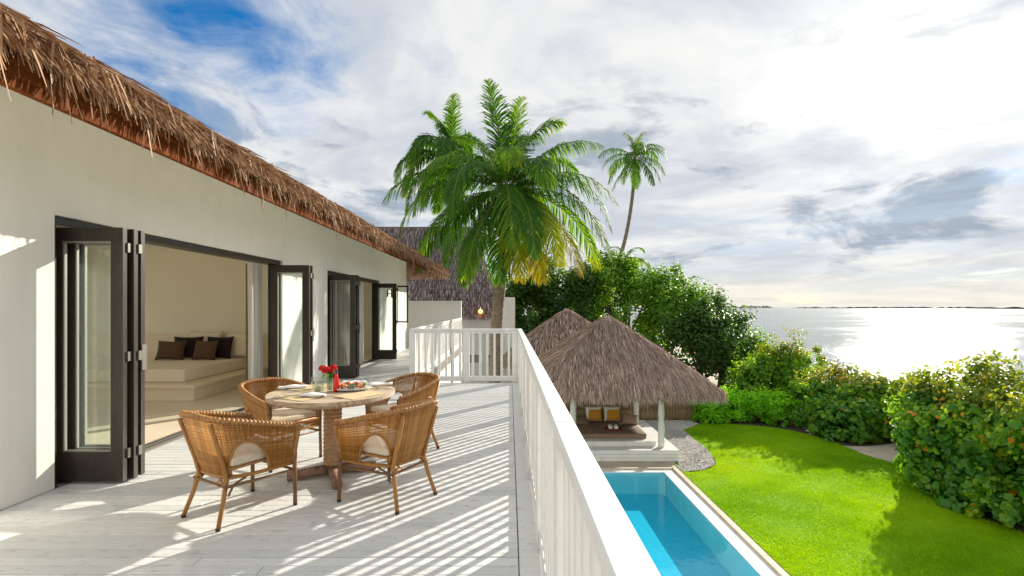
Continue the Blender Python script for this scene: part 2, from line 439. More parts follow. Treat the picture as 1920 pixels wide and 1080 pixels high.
class MB:
    def __init__(s): s.v, s.f, s.r = [], [], []
    def add(s, V, F, r=0.5):
        o = len(s.v); s.v += [tuple(p) for p in V]; s.f += [tuple(i + o for i in q) for q in F]; s.r += [r] * len(F); return s
    def box(s, lo, hi, c=0.0, mtx=None):
        """box with chamfered edges (c)"""
        bm = bmesh.new(); bmesh.ops.create_cube(bm, size=1.0)
        sz = Vector(hi) - Vector(lo); ce = (Vector(hi) + Vector(lo)) / 2
        bmesh.ops.scale(bm, vec=sz, verts=bm.verts)
        if c: bmesh.ops.bevel(bm, geom=bm.edges[:], offset=c, segments=1, affect='EDGES', profile=0.5)
        bmesh.ops.translate(bm, vec=ce, verts=bm.verts)
        if mtx is not None: bmesh.ops.transform(bm, matrix=mtx, verts=bm.verts)
        bm.verts.index_update()
        s.add([v.co.copy() for v in bm.verts], [[v.index for v in f.verts] for f in bm.faces]); bm.free(); return s
    def tube(s, pts, rad, n=8, cap=True, r=0.5):
        pts = [Vector(p) for p in pts]
        if isinstance(rad, (int, float)): rad = [rad] * len(pts)
        t0 = (pts[1] - pts[0]).normalized()
        ref = Vector((0, 0, 1)) if abs(t0.z) < 0.9 else Vector((1, 0, 0))
        a = t0.cross(ref).normalized()
        V, F = [], []
        for i, p in enumerate(pts):
            t = (pts[min(i + 1, len(pts) - 1)] - pts[max(i - 1, 0)]).normalized()
            a = (a - t * a.dot(t)).normalized(); b = t.cross(a)
            for k in range(n):
                w = 2 * PI * k / n
                V.append(p + (a * math.cos(w) + b * math.sin(w)) * rad[i])
        for i in range(len(pts) - 1):
            for k in range(n):
                k2 = (k + 1) % n
                F.append((i * n + k, i * n + k2, (i + 1) * n + k2, (i + 1) * n + k))
        if cap:
            F.append(tuple(range(n - 1, -1, -1))); F.append(tuple(range((len(pts) - 1) * n, len(pts) * n)))
        return s.add(V, F, r)
    def lathe(s, prof, n=20, c=(0, 0, 0), r=0.5):
        V, F = [], []
        for (ra, z) in prof:
            for k in range(n):
                w = 2 * PI * k / n
                V.append((c[0] + ra * math.cos(w), c[1] + ra * math.sin(w), c[2] + z))
        for i in range(len(prof) - 1):
            for k in range(n):
                k2 = (k + 1) % n
                F.append((i * n + k, i * n + k2, (i + 1) * n + k2, (i + 1) * n + k))
        F.append(tuple(range(n - 1, -1, -1))); F.append(tuple(range((len(prof) - 1) * n, len(prof) * n)))
        return s.add(V, F, r)
    def prism(s, poly, z0, z1):
        n = len(poly)
        V = [(p[0], p[1], z0) for p in poly] + [(p[0], p[1], z1) for p in poly]
        F = [tuple(range(n - 1, -1, -1)), tuple(range(n, 2 * n))] + [(i, (i + 1) % n, n + (i + 1) % n, n + i) for i in range(n)]
        return s.add(V, F)
    def mesh(s, name):
        me = bpy.data.meshes.new(name); me.from_pydata([tuple(v) for v in s.v], [], s.f); me.update()
        a = me.attributes.new('rnd', 'FLOAT', 'FACE'); a.data.foreach_set('value', s.r)
        return me
    def build(s, name, mat, parent=None, kind=None, smooth=False):
        return link(name, s.mesh(name), mat, parent, kind, smooth)

def wall_with_holes(mb, ys, zs, holes, x0, x1):
    """slab in the YZ plane from x0 to x1 (x0<x1) with cells left open; all reveals closed"""
    solid = lambda i, j: 0 <= i < len(ys) - 1 and 0 <= j < len(zs) - 1 and (i, j) not in holes
    idx = {}
    V, F = [], []
    def P(x, i, j):
        k = (x, i, j)
        if k not in idx: idx[k] = len(V); V.append((x, ys[i], zs[j]))
        return idx[k]
    for i in range(len(ys) - 1):
        for j in range(len(zs) - 1):
            if not solid(i, j): continue
            F.append((P(x1, i, j), P(x1, i + 1, j), P(x1, i + 1, j + 1), P(x1, i, j + 1)))
            F.append((P(x0, i, j), P(x0, i, j + 1), P(x0, i + 1, j + 1), P(x0, i + 1, j)))
            for (di, dj, a, b) in ((-1, 0, (i, j), (i, j + 1)), (1, 0, (i + 1, j), (i + 1, j + 1)), (0, -1, (i, j), (i + 1, j)), (0, 1, (i, j + 1), (i + 1, j + 1))):
                if not solid(i + di, j + dj): F.append((P(x0, *a), P(x1, *a), P(x1, *b), P(x0, *b)))
    return mb.add(V, F)

def strands(name, org, dr, length, width, rng, sag=0.15, spread=0.18):
    """bent ribbons: two quads each"""
    n = len(org)
    d = unit(dr + rng.normal(0, spread, (n, 3)))
    side = unit(np.cross(d, rng.normal(0, 1, (n, 3))))
    L = np.asarray(length).reshape(-1, 1); Wd = np.asarray(width).reshape(-1, 1) * np.ones((n, 1))
    mid = org + d * L * 0.5
    end = org + d * L; end[:, 2] -= (sag * L[:, 0] if L.shape[0] == n else sag * L[0, 0])
    V = np.stack([org - side * Wd / 2, org + side * Wd / 2, mid - side * Wd / 2, mid + side * Wd / 2, end - side * Wd * 0.18, end + side * Wd * 0.18], 1)
    b = np.arange(n)[:, None] * 6
    F = np.concatenate([b + np.array([[0, 1, 3, 2]]), b + np.array([[2, 3, 5, 4]])], 1).reshape(-1, 4)
    r = np.repeat(np.clip(rng.normal(0.5, 0.24, n), 0, 1), 2)
    return np_mesh(name, V.reshape(-1, 3), F, r)

def leaves(name, c, up, size, rng, aspect=0.62, fold=0.25, rnd=None):
    """folded leaves: two quads each, lying roughly square to 'up'"""
    n = len(c)
    up = unit(up)
    a = unit(np.cross(up, rng.normal(0, 1, (n, 3))))
    s = np.cross(up, a)
    S = np.asarray(size).reshape(-1, 1) * np.ones((n, 1)); Wd = S * aspect * 0.5
    base = c - a * S * 0.5; tip = c + a * S * 0.5 - up * S * 0.12
    f = up * S * fold * 0.5
    l1 = c - a * S * 0.22 + s * Wd + f; l2 = c + a * S * 0.2 + s * Wd * 0.85 + f
    r1 = c - a * S * 0.22 - s * Wd + f; r2 = c + a * S * 0.2 - s * Wd * 0.85 + f
    V = np.stack([base, l1, l2, tip, r2, r1], 1)
    b = np.arange(n)[:, None] * 6
    F = np.concatenate([b + np.array([[0, 3, 2, 1]]), b + np.array([[0, 5, 4, 3]])], 1).reshape(-1, 4)
    if rnd is None: rnd = np.clip(rng.normal(0.45, 0.25, n), 0, 1)
    return np_mesh(name, V.reshape(-1, 3), F, np.repeat(rnd, 2))

def sphere_dirs(n, rng):
    return unit(rng.normal(0, 1, (n, 3)))

def pillow_mesh(name, w, h, t, seed=0, n=14, pinch=0.10):
    """soft pillow in the XZ plane, thickness along Y, base at z=0"""
    rng = random.Random(seed)
    V, F = [], []
    for side in (1, -1):
        for j in range(n + 1):
            for i in range(n + 1):
                u, v = -1 + 2 * i / n, -1 + 2 * j / n
                e = (1 - abs(u) ** 3.0) ** 0.55 * (1 - abs(v) ** 3.0) ** 0.55
                k = 1 - pinch * (1 - abs(u) ** 2) * abs(v) ** 4; k2 = 1 - pinch * (1 - abs(v) ** 2) * abs(u) ** 4
                wr = 0.02 * math.sin(5 * u + 3 * v + seed) * e
                V.append((u * w / 2 * k2, side * t / 2 * (e + wr), h / 2 + v * h / 2 * k))
    m = (n + 1) ** 2
    for sd in (0, 1):
        for j in range(n):
            for i in range(n):
                a = sd * m + j * (n + 1) + i
                q = (a, a + 1, a + n + 2, a + n + 1)
                F.append(q if sd else q[::-1])
    mb = MB().add(V, F); me = mb.mesh(name)
    bm = bmesh.new(); bm.from_mesh(me); bmesh.ops.remove_doubles(bm, verts=bm.verts, dist=0.0006)
    bmesh.ops.recalc_face_normals(bm, faces=bm.faces); bm.to_mesh(me); bm.free()
    return me

def slab_mesh(name, w, d, h, r, seg=3):
    """cushion slab with rounded edges, base at z=0"""
    bm = bmesh.new(); bmesh.ops.create_cube(bm, size=1.0)
    bmesh.ops.scale(bm, vec=(w, d, h), verts=bm.verts)
    bmesh.ops.bevel(bm, geom=bm.edges[:], offset=r, segments=seg, affect='EDGES', profile=0.6)
    bmesh.ops.translate(bm, vec=(0, 0, h / 2), verts=bm.verts)
    me = bpy.data.meshes.new(name); bm.to_mesh(me); bm.free()
    return me

# ================================================================== SETTING
G = -3.10                                   # garden level, the deck is z = 0
SEA_Z = -4.6
def sheet(name, poly, z, mat, kind='structure'):
    bm = bmesh.new()
    vs = [bm.verts.new((p[0], p[1], z)) for p in poly]
    f = bm.faces.new(vs)
    if f.normal.z < 0: f.normal_flip()
    bmesh.ops.triangulate(bm, faces=bm.faces[:])
    bmesh.ops.recalc_face_normals(bm, faces=bm.faces[:])
    me = bpy.data.meshes.new(name); bm.to_mesh(me); bm.free()
    if me.polygons[0].normal.z < 0: me.flip_normals()
    return link(name, me, mat, None, kind)

def catmull(pts, k=5, closed=True):
    P = [Vector((*p, 0)) for p in pts]; n = len(P); out = []
    for i in range(n):
        a, b, c, d = P[(i - 1) % n], P[i], P[(i + 1) % n], P[(i + 2) % n]
        for j in range(k):
            t = j / k
            out.append(0.5 * ((2 * b) + (c - a) * t + (2 * a - 5 * b + 4 * c - d) * t * t + (3 * b - a - 3 * c + d) * t ** 3))
    return [(p.x, p.y) for p in out]

def in_poly(x, y, poly):
    c = np.zeros(len(x), bool); n = len(poly)
    for i in range(n):
        x1, y1 = poly[i]; x2, y2 = poly[(i + 1) % n]
        if y1 == y2: continue
        c ^= ((y1 > y) != (y2 > y)) & (x < (x2 - x1) * (y - y1) / (y2 - y1) + x1)
    return c

# --- sea, reef line on the horizon, land
V = [(-9000, -4000, SEA_Z), (14000, -4000, SEA_Z), (14000, 16000, SEA_Z), (-9000, 16000, SEA_Z)]
MB().add(V, [(0, 1, 2, 3)]).build('sea', M['sea'], None, 'structure')
def reef(name, pts, w, h, seed):
    rng = random.Random(seed); V, F = [], []
    N = 90
    for i in range(N + 1):
        t = i / N
        x = pts[0][0] + (pts[1][0] - pts[0][0]) * t; y = pts[0][1] + (pts[1][1] - pts[0][1]) * t
        hh = h * (0.45 + 0.75 * rng.random()) * min(1, 8 * t + 0.2, 8 * (1 - t) + 0.2)
        V += [(x, y - w, SEA_Z - 0.5), (x, y, SEA_Z + hh), (x, y + w, SEA_Z - 0.5)]
    for i in range(N):
        a = i * 3; F += [(a, a + 3, a + 4, a + 1), (a + 1, a + 4, a + 5, a + 2)]
    return MB().add(V, F).build(name, M['reef'], None, 'structure')
reef('reef_island', [(1640, 3900), (2100, 3950)], 60, 16.0, 1)
reef('reef', [(2050, 3600), (1750, 1500)], 30, 7.0, 2)

xs = [-900, -60, -9, 1.3, 4.72, 12, 18, 23, 30, 40]
ys = [-300, -40, 1.0, 14.05, 24, 50, 85, 100]
zx = lambda x: G if x <= 18 else (G - 0.35 if x <= 23 else (-5.0 if x <= 30 else -6.5))
zy = lambda y: G if y <= 85 else -6.0
V, F = [], []
for y in ys:
    for x in xs: V.append((x, y, min(zx(x), zy(y))))
nx = len(xs)
for j in range(len(ys) - 1):
    for i in range(nx - 1):
        if i == 3 and j == 2: continue               # the pool
        F.append((j * nx + i, j * nx + i + 1, (j + 1) * nx + i + 1, (j + 1) * nx + i))
MB().add(V, F).build('ground', M['sand'], None, 'structure')

LAWN = [(4.76, 2.0), (8, 1.8), (11.2, 2.2), (11.0, 5.5), (10.7, 8.5), (10.25, 10.2), (10.0, 11.4), (10.35, 12.6), (11.0, 13.45), (11.25, 14.2), (10.95, 15.2),
        (10.9, 16.4), (10.6, 17.8), (9.8, 18.8), (8.5, 19.25), (7.3, 19.2), (6.42, 18.3), (6.34, 17.2), (6.33, 16.2), (6.2, 15.17), (5.95, 14.3), (5.45, 13.8), (4.95, 13.62), (4.76, 13.6)]
LAWN = LAWN[:1] + [p for p in catmull(LAWN, 4)[4:-4]] + LAWN[-1:]
LAWN = [(max(p[0], 4.76), p[1]) for p in LAWN]
sheet('lawn', LAWN, G + 0.012, M['turf'])
sheet('flower_bed', catmull([(10.0, 2), (10.3, 9.2), (9.85, 11.4), (10.6, 13.4), (11.4, 14.0), (13.2, 13.2), (15.5, 12), (17.5, 8), (17, 2)], 4), G + 0.006, M['soil'])
sheet('shrub_bed', catmull([(6.8, 19.1), (9.2, 18.9), (10.4, 17.9), (10.7, 16.5), (12.0, 16.3), (14, 17.5), (16, 22), (14, 27), (7, 24)], 4), G + 0.006, M['soil'])
PEB = [(4.76, 13.66), (5.45, 13.83), (5.95, 14.33), (6.2, 15.2), (6.33, 16.2), (6.34, 17.2), (6.42, 18.3), (7.35, 19.25), (7.25, 19.85), (4.9, 19.85), (4.9, 14.3), (4.76, 14.2)]
sheet('pebble_bed', PEB, G + 0.004, M['pebble_bed'])

# --- pool
pool = empty('pool'); tag(pool, kind='structure')
wz = G - 0.03
X0, X1, Y0, Y1 = 1.45, 4.28, 1.2, 13.72
b = MB()
V = [(X0, Y0, G - 0.02), (X1, Y0, G - 0.02), (X1, Y1, G - 0.02), (X0, Y1, G - 0.02)]
V += [(x, y, G - 0.62) for (x, y, z) in V]
b.add(V, [(4, 5, 6, 7), (0, 1, 5, 4), (1, 2, 6, 5), (2, 3, 7, 6), (3, 0, 4, 7)])
b.build('basin', M['mosaic'], pool)
MB().box((X1, 1.0, G - 0.70), (4.585, 14.05, G - 0.012), 0.006).build('ledge', M['pool_ledge'], pool)
MB().box((1.3, Y1, G - 0.70), (X1 - 0.002, 13.92, G - 0.012), 0.006).build('ledge', M['pool_ledge'], pool)
n = 13
for i in range(n):
    y0 = 1.0 + i * (13.05 / n)
    MB().box((4.588, y0, G - 0.3), (4.72, y0 + 13.05 / n - 0.006, G + 0.035), 0.006).build('coping_stone', M['coping'], pool)
for i in range(4):
    x0 = 1.3 + i * 0.82
    MB().box((x0, 13.925, G - 0.3), (x0 + 0.814, 14.05, G + 0.03), 0.006).build('coping_stone', M['coping'], pool)
MB().add([(X0, Y0, wz), (4.30, Y0, wz), (4.30, Y1 + 0.02, wz), (X0, Y1 + 0.02, wz)], [(0, 1, 2, 3)]).build('pool_water', M['pool_water'], None, 'structure')

# --- deck
deck = empty('deck'); tag(deck, kind='structure')
MB().box((-3.63, -1.5, -0.25), (0.25, 9.70, -0.04)).build('deck_base', M['track'], deck)
MB().box((-3.63, 9.702, -0.25), (-1.80, 19.3, -0.04)).build('deck_base', M['track'], deck)
rng = random.Random(5)
pw = 0.0945
y = 0.8
row = 0
while y < 19.2:
    xa, xb = (-3.625, 0.052) if y < 9.55 else (-3.625, -1.83)
    if row % 2 == 0: cuts = [xa, xa + (xb - xa) * rng.uniform(0.2, 0.75), xb]
    else: cuts = [xa, xb] if rng.random() < 0.6 else [xa, xa + (xb - xa) * rng.uniform(0.3, 0.85), xb]
    if y > 9.55: cuts = [xa, xb]
    for a, c in zip(cuts, cuts[1:]):
        dz = rng.uniform(-0.0012, 0.0012)
        MB().box((a + 0.0015, y + 0.0026, -0.035), (c - 0.0015, y + pw - 0.0026, dz), 0.0022).build('deck_board', M['deck'], deck)
    y += pw; row += 1
    if 9.45 < y < 9.56: y = 9.555
for (a, c) in ((-1.5, 2.4), (2.4, 5.9), (5.9, 9.54)):
    MB().box((0.057, a + 0.002, -0.035), (0.25, c - 0.002, 0.0), 0.003).build('edge_board', M['deck'], deck)

# ================================================================== RAILINGS
def railing(name, label, p0, p1, posts, bal, lo_rail, top_w=0.078):
    """p0->p1 on the deck, posts / bal are distances along it"""
    p0, p1 = Vector((*p0, 0)), Vector((*p1, 0)); L = (p1 - p0).length
    t = (p1 - p0).normalized()
    root = empty(name, p0, math.atan2(t.y, t.x), label, 'railing')
    cuts = [-0.05] + [q for q in sorted(posts)[2:-1:3]] + [L + 0.05]
    for a, c in zip(cuts, cuts[1:]):
        MB().box((a + 0.001, -top_w / 2, 0.992), (c - 0.001, top_w / 2, 1.036), 0.006).build('top_rail', M['white_paint'], root)
    pm = None
    ps = sorted(posts)
    for q in ps:
        if pm is None: pm = MB().box((-0.06, -0.032, 0.003), (0.06, 0.032, 0.990), 0.004).mesh('post')
        o = link('post', pm, M['white_paint'], root); o.location = (q, 0, 0)
    for a, c in zip(ps, ps[1:]):
        MB().box((a + 0.063, -0.022, 0.024), (c - 0.063, 0.022, 0.118), 0.004).build('bottom_rail', M['white_paint'], root)
        MB().box((a + 0.063, -0.018, 0.945), (c - 0.063, 0.018, 0.989), 0.004).build('upper_rail', M['white_paint'], root)
    bm_ = MB().box((-0.0225, -0.014, 0.119), (0.0225, 0.014, 0.944), 0.003).mesh('baluster')
    for q in bal:
        o = link('baluster', bm_, M['white_paint'], root); o.location = (q, 0, 0)
    return root
def bals(posts, off=0.127, pitch=0.137):
    out = []
    for a, c in zip(posts, posts[1:]):
        n = max(1, round((c - a - 2 * off) / pitch))
        for k in range(n + 1): out.append(a + off + (c - a - 2 * off) * k / n)
    return out
yo = -1.0
ps = [p - yo for p in (-0.64, 0.58, 1.80, 3.02, 4.24, 5.46, 6.68, 7.90, 9.55)]
railing('balcony_railing', 'long white railing running beside the pool edge of the deck', (0.198, yo), (0.198, 9.60), ps, bals(ps), 0)
ps = [0.0, 1.045, 1.99]
railing('balcony_railing', 'short white railing crossing the deck in front of the palm trunk', (-1.875, 9.60), (0.155, 9.60), ps, bals(ps, 0.125, 0.135), 0)
ps = [0.12, 1.7, 3.3, 4.9, 6.5, 8.1, 9.6]
railing('balcony_railing', 'white railing running back along the walkway to the low wall', (-1.875, 9.66), (-1.875, 19.30), ps, bals(ps), 0)

# ================================================================== HOUSE
house = empty('villa', (0, 0, 0), 0, 'white plastered villa with brown thatched eave and folding glass doors', 'house')
WX = -3.63
wall_with_holes(MB(), [0.6, 3.96, 7.94, 9.9, 13.9, 17.5], [0, 2.19, 3.11], {(1, 0), (3, 0)}, WX - 0.22, WX).build('outer_wall', M['plaster'], house)
MB().box((-8.8, 17.28, 0), (WX - 0.222, 17.5, 3.6)).build('end_wall', M['plaster'], house)
MB().box((-8.8, -3, G), (0.22, 9.66, -0.252)).build('lower_storey', M['plaster'], house)
MB().box((-8.8, 9.664, G), (-1.83, 19.3, -0.252)).build('lower_storey', M['plaster'], house)
# rooms behind the doors
def room(y0, y1, mw, add_near_windows):
    x0, x1, z1 = -8.6, WX - 0.225, 2.62
    # partition facing the doors' far side
    MB().box((x0, y1, 0), (x1, y1 + 0.10, z1)).build('partition', mw, house)
    # garden side: unseen row of tall windows, added so daylight brightens the room
    yy = np.linspace(y0, y1, 2 * 4 + 2); yy = sorted(set([y0] + [y0 + (y1 - y0) * (k + q) / 4 for k in range(4) for q in (0.07, 0.93)] + [y1]))
    wall_with_holes(MB(), yy, [0, 0.25, 2.45, z1], {(i, 1) for i in range(1, len(yy) - 1, 2)}, x0 - 0.2, x0).build('added_window_wall', mw, house)
    for i in range(1, len(yy) - 1, 2):
        MB().add([(x0 - 0.1, yy[i], 0.25), (x0 - 0.1, yy[i + 1], 0.25), (x0 - 0.1, yy[i + 1], 2.45), (x0 - 0.1, yy[i], 2.45)], [(0, 1, 2, 3)]).build('added_window_pane', M['glass'], house)
    if add_near_windows:
        # gable end: wide unseen window with piers, added for daylight inside, turned into the XZ plane
        xw = [0, 0.35, 2.2, 2.5, 4.35, -x0 + x1]
        o = wall_with_holes(MB(), xw, [0, 0.25, 2.45, z1], {(1, 1), (3, 1)}, -0.2, 0.0).build('added_window_gable', mw, house)
        o.rotation_euler = (0, 0, R(-90)); o.location = (x0, y0, 0)
        for i in (1, 3):
            MB().add([(x0 + xw[i], y0 + 0.1, 0.25), (x0 + xw[i + 1], y0 + 0.1, 0.25), (x0 + xw[i + 1], y0 + 0.1, 2.45), (x0 + xw[i], y0 + 0.1, 2.45)], [(0, 1, 2, 3)]).build('added_window_pane', M['glass'], house)
    MB().add([(x0, y0, z1), (x1, y0, z1), (x1, y1, z1), (x0, y1, z1)], [(0, 3, 2, 1)]).build('room_ceiling', M['ceiling'], house)
room(0.6, 10.0, M['interior'], True)
room(10.12, 17.15, M['interior'], False)
# stone floor of the rooms, tile by tile near the door
for (ya, yb) in ((0.6, 10.0), (10.12, 17.15)):
    k = 0; y = ya
    while y < yb - 0.01:
        y2 = min(y + 0.925, yb)
        x = WX - 0.225
        while x > -8.55:
            x2 = max(x - 0.95, -8.6)
            MB().box((x2 + 0.001, y + 0.001, -0.03), (x - 0.001, y2 - 0.001, 0.002), 0.001).build('floor_tile', M['stone_floor'], house)
            x = x2
        y = y2
# door linings and tracks
def lining(y0, y1, zt):
    MB().box((WX - 0.21, y0 + 0.004, zt - 0.07), (WX - 0.03, y1 - 0.004, zt - 0.003), 0.003).build('door_head', M['dark_wood'], house)
    for a in (y0 + 0.004, y1 - 0.05):
        MB().box((WX - 0.21, a, 0.004), (WX - 0.03, a + 0.046, zt - 0.072), 0.003).build('door_jamb', M['dark_wood'], house)
    MB().box((WX - 0.222, y0 + 0.052, -0.03), (WX - 0.002, y1 - 0.052, 0.006), 0.002).build('threshold', M['track'], house)
    for xx in (WX - 0.15, WX - 0.08):
        MB().box((xx - 0.012, y0 + 0.052, 0.0065), (xx + 0.012, y1 - 0.052, 0.016), 0.002).build('door_track', M['dark_wood'], house)
lining(3.96, 7.94, 2.19); lining(9.9, 13.9, 2.19)

pane_m = MB().add([(0, 0.098, 0.238), (0, 0.502, 0.238), (0, 0.502, 1.972), (0, 0.098, 1.972)], [(0, 1, 2, 3)]).mesh('glass_pane')
leaf_m = wall_with_holes(MB(), [0, 0.1, 0.5, 0.6], [0, 0.24, 1.97, 2.08], {(1, 1)}, -0.0225, 0.0225).mesh('door_leaf')
hinge_m = MB().box((-0.022, -0.008, -0.04), (0.022, 0.008, 0.04), 0.003).mesh('hinge')
hand_m = MB().box((-0.03, -0.008, -0.11), (0.03, 0.008, 0.11), 0.003).mesh('lock_plate')
bead_m = None
def bead():
    mb = MB()
    wall_with_holes(mb, [0.1, 0.113, 0.487, 0.5], [0.24, 0.253, 1.957, 1.97], {(1, 1)}, -0.012, 0.012)
    return mb.mesh('glazing_bead')
bead_m = bead()
def door(x, y, ang=0.0, lock=False, hinge=True):
    d = link('folding_door', leaf_m, M['dark_wood'], house)
    d.location = (x, y, 0.022); d.rotation_euler = (0, 0, R(-90 + ang))
    link('glazing_bead', bead_m, M['track'], d)
    link('glass_pane', pane_m, M['glass'], d)
    if hinge:
        for z in (0.22, 1.02, 1.92):
            h = link('hinge', hinge_m, M['metal'], d); h.location = (-0.035, 0.606, z)
    if lock:
        h = link('lock_plate', hand_m, M['metal'], d); h.location = (0.0, 0.606, 1.0)
    return d
door(-3.765, 4.085, 0); door(-3.735, 4.165, 0); door(-3.735, 4.245, 0, True, False)
door(-3.70, 7.70, 0); door(-3.69, 7.79, 0, True)
door(-3.72, 10.05, 0); door(-3.70, 10.14, 0); door(-3.70, 10.23, 0, True)
door(-3.72, 13.72, 0); door(-3.70, 13.63, 0)
# casement window beyond the second doors
cas = wall_with_holes(MB(), [0, 0.05, 0.33, 0.38], [0, 0.05, 1.15, 1.20], {(1, 1)}, -0.02, 0.02).build('casement_window', M['dark_wood'], house)
cas.location = (-3.66, 16.1, 0.95); cas.rotation_euler = (0, 0, R(-90))
MB().add([(0, 0.049, 0.049), (0, 0.331, 0.049), (0, 0.331, 1.151), (0, 0.049, 1.151)], [(0, 1, 2, 3)]).build('glass_pane', M['glass'], cas)

# --- eave: soffit, fascia, thatch
EX, EY = -2.55, 20.3
def prof(d):
    return np.interp(d, [0, 0.05, 0.17, 0.5, 1.65, 3.65, 6.4], [2.84, 2.90, 3.01, 3.14, 3.52, 4.25, 5.1])
def uprof(d):
    return np.interp(d, [0, 0.12, 0.5, 1.65, 3.65, 6.4], [2.82, 2.93, 3.06, 3.46, 4.18, 5.0])
ds = [0.03, 0.08, 0.14, 0.3, 0.5, 1.0, 1.65, 2.6, 3.65, 6.2]
yv = [0.3, 5, 10] + [EY - d for d in ds[::-1]]
V = [(EX - d, yy, float(uprof(min(d, EY - yy)))) for yy in yv for d in ds]
nd = len(ds)
F = [(j * nd + i, j * nd + i + 1, (j + 1) * nd + i + 1, (j + 1) * nd + i) for j in range(len(yv) - 1) for i in range(nd - 1)]
roof = MB().add(V, F).build('roof', M['thatch_under'], house)
MB().add([(-2.615, 0.3, 2.655), (-2.615, 17.48, 2.655), (-3.64, 17.48, 3.12), (-3.64, 0.3, 3.12)], [(0, 1, 2, 3)]).build('soffit', M['plaster'], house)
MB().box((-2.655, 0.3, 2.605), (-2.612, 19.7, 2.745), 0.004).build('fascia_board', M['fascia'], house)
MB().box((-2.610, 0.3, 2.725), (-2.578, 19.8, 2.88), 0.004).build('fascia_board', M['fascia'], house)
nr = np.random.default_rng(11)
def eave_strands(n, ya, yb, dmax, w):
    d = dmax * nr.random(n) ** 1.4; yy = nr.uniform(ya, yb, n)
    d = np.minimum(d, EY - yy)
    e = 0.02
    slope = (prof(d + e) - prof(d - 0.0)) / e
    org = np.stack([EX - d + 0.01 + nr.normal(0, 0.012, n), yy, prof(d) + nr.normal(0.008, 0.012, n)], 1)
    dr = unit(np.stack([np.ones(n), nr.normal(0.05, 0.08, n), -np.clip(slope, 0.45, 2.6)], 1))
    L = np.minimum(nr.uniform(0.18, 0.40, n), 0.07 + 0.95 * d + 0.08 * nr.random(n))
    return org, dr, L, np.full(n, w)
parts = [eave_strands(17000, 1.2, 6.5, 0.9, 0.0110), eave_strands(16000, 6.5, 20.28, 0.9, 0.015)]
# the fringe that hangs over the fascia
n = 4600
yy = 1.2 + (20.2 - 1.2) * nr.random(n) ** 1.3
org = np.stack([EX + nr.normal(0.0, 0.03, n), yy, 2.90 + nr.normal(0, 0.03, n)], 1)
clump = 0.5 + 0.5 * np.sin(yy * 9.0 + 2.0 * np.sin(yy * 3.1)) * np.sin(yy * 23.0)
fr = (org, unit(np.stack([nr.normal(0.22, 0.13, n), nr.normal(0.02, 0.13, n), -np.ones(n)], 1)), nr.uniform(0.08, 0.15, n) + 0.30 * clump ** 2 * nr.random(n), np.full(n, 0.0125))
parts.append(fr)
# thatch over the hip end
n = 5000
t = nr.random(n) * 4.0; d = 0.7 * nr.random(n) ** 1.3
org = np.stack([EX - d - t, EY - d + 0.01, prof(d) + nr.normal(0.015, 0.018, n)], 1)
parts.append((org, unit(np.stack([nr.normal(0, 0.1, n), np.ones(n), -np.full(n, 1.4)], 1)), nr.uniform(0.18, 0.36, n), np.full(n, 0.02)))
me = strands('thatch', *[np.concatenate([p[k] for p in parts]) for k in range(4)], nr, sag=0.10, spread=0.075)
th = link('thatch', me, M['thatch_house'], house, 'stuff')

# --- sconce on the wall, curtains, daybed and pillows inside
s = empty('wall_sconce', (WX, 14.75, 1.86), 0, 'small black lantern on the wall beside the far folding doors', 'wall lamp')
MB().box((0.001, -0.06, -0.10), (0.02, 0.06, 0.10), 0.004).build('back_plate', M['black'], s)
MB().box((0.0205, -0.012, -0.012), (0.12, 0.012, 0.012)).build('arm', M['black'], s)
MB().box((0.121, -0.07, -0.13), (0.24, 0.07, 0.13), 0.012).build('lamp_shade', M['black'], s)

def curtain(name, label, x, y0, y1, z0, z1, amp, waves, mat, group=None, ax='y'):
    V, F = [], []; n = waves * 8; rg = random.Random(sum(map(ord, label)) % 99)
    ph = rg.random() * 6
    for j, z in enumerate(np.linspace(z0, z1, 7)):
        for i in range(n + 1):
            t = i / n; k = 1.0 if j > 4 else 1.0 + 0.12 * (4 - j) / 4
            o = amp * k * math.sin(2 * PI * waves * t + ph + 0.25 * math.sin(3 * z)) + 0.3 * amp * math.sin(2 * PI * waves * 0.41 * t + z)
            yy = y0 + (y1 - y0) * t
            V.append((x + o, yy, z) if ax == 'y' else (yy, x + o, z))
    for j in range(6):
        for i in range(n):
            a = j * (n + 1) + i; F.append((a, a + 1, a + n + 2, a + n + 1))
    o = MB().add(V, F).build(name, mat, None, None, True)
    return tag(o, label, 'curtain', group)
curtain('curtain', 'white sheer curtain gathered at the far side of the big doorway', -3.97, 7.56, 7.92, 0.02, 2.14, 0.045, 5, M['curtain_white'])
curtain('curtain', 'tan curtain edge hanging next to the white sheer curtain', -4.14, 7.78, 7.92, 0.02, 2.14, 0.012, 2, M['curtain_tan'])
curtain('curtain', 'striped brown curtain in the second doorway', -4.02, 11.6, 12.75, 0.02, 2.14, 0.05, 7, M['curtain_brown'])
curtain('curtain', 'pale curtain beside the brown one in the second doorway', -4.02, 12.8, 13.5, 0.02, 2.14, 0.05, 5, M['curtain_white'])

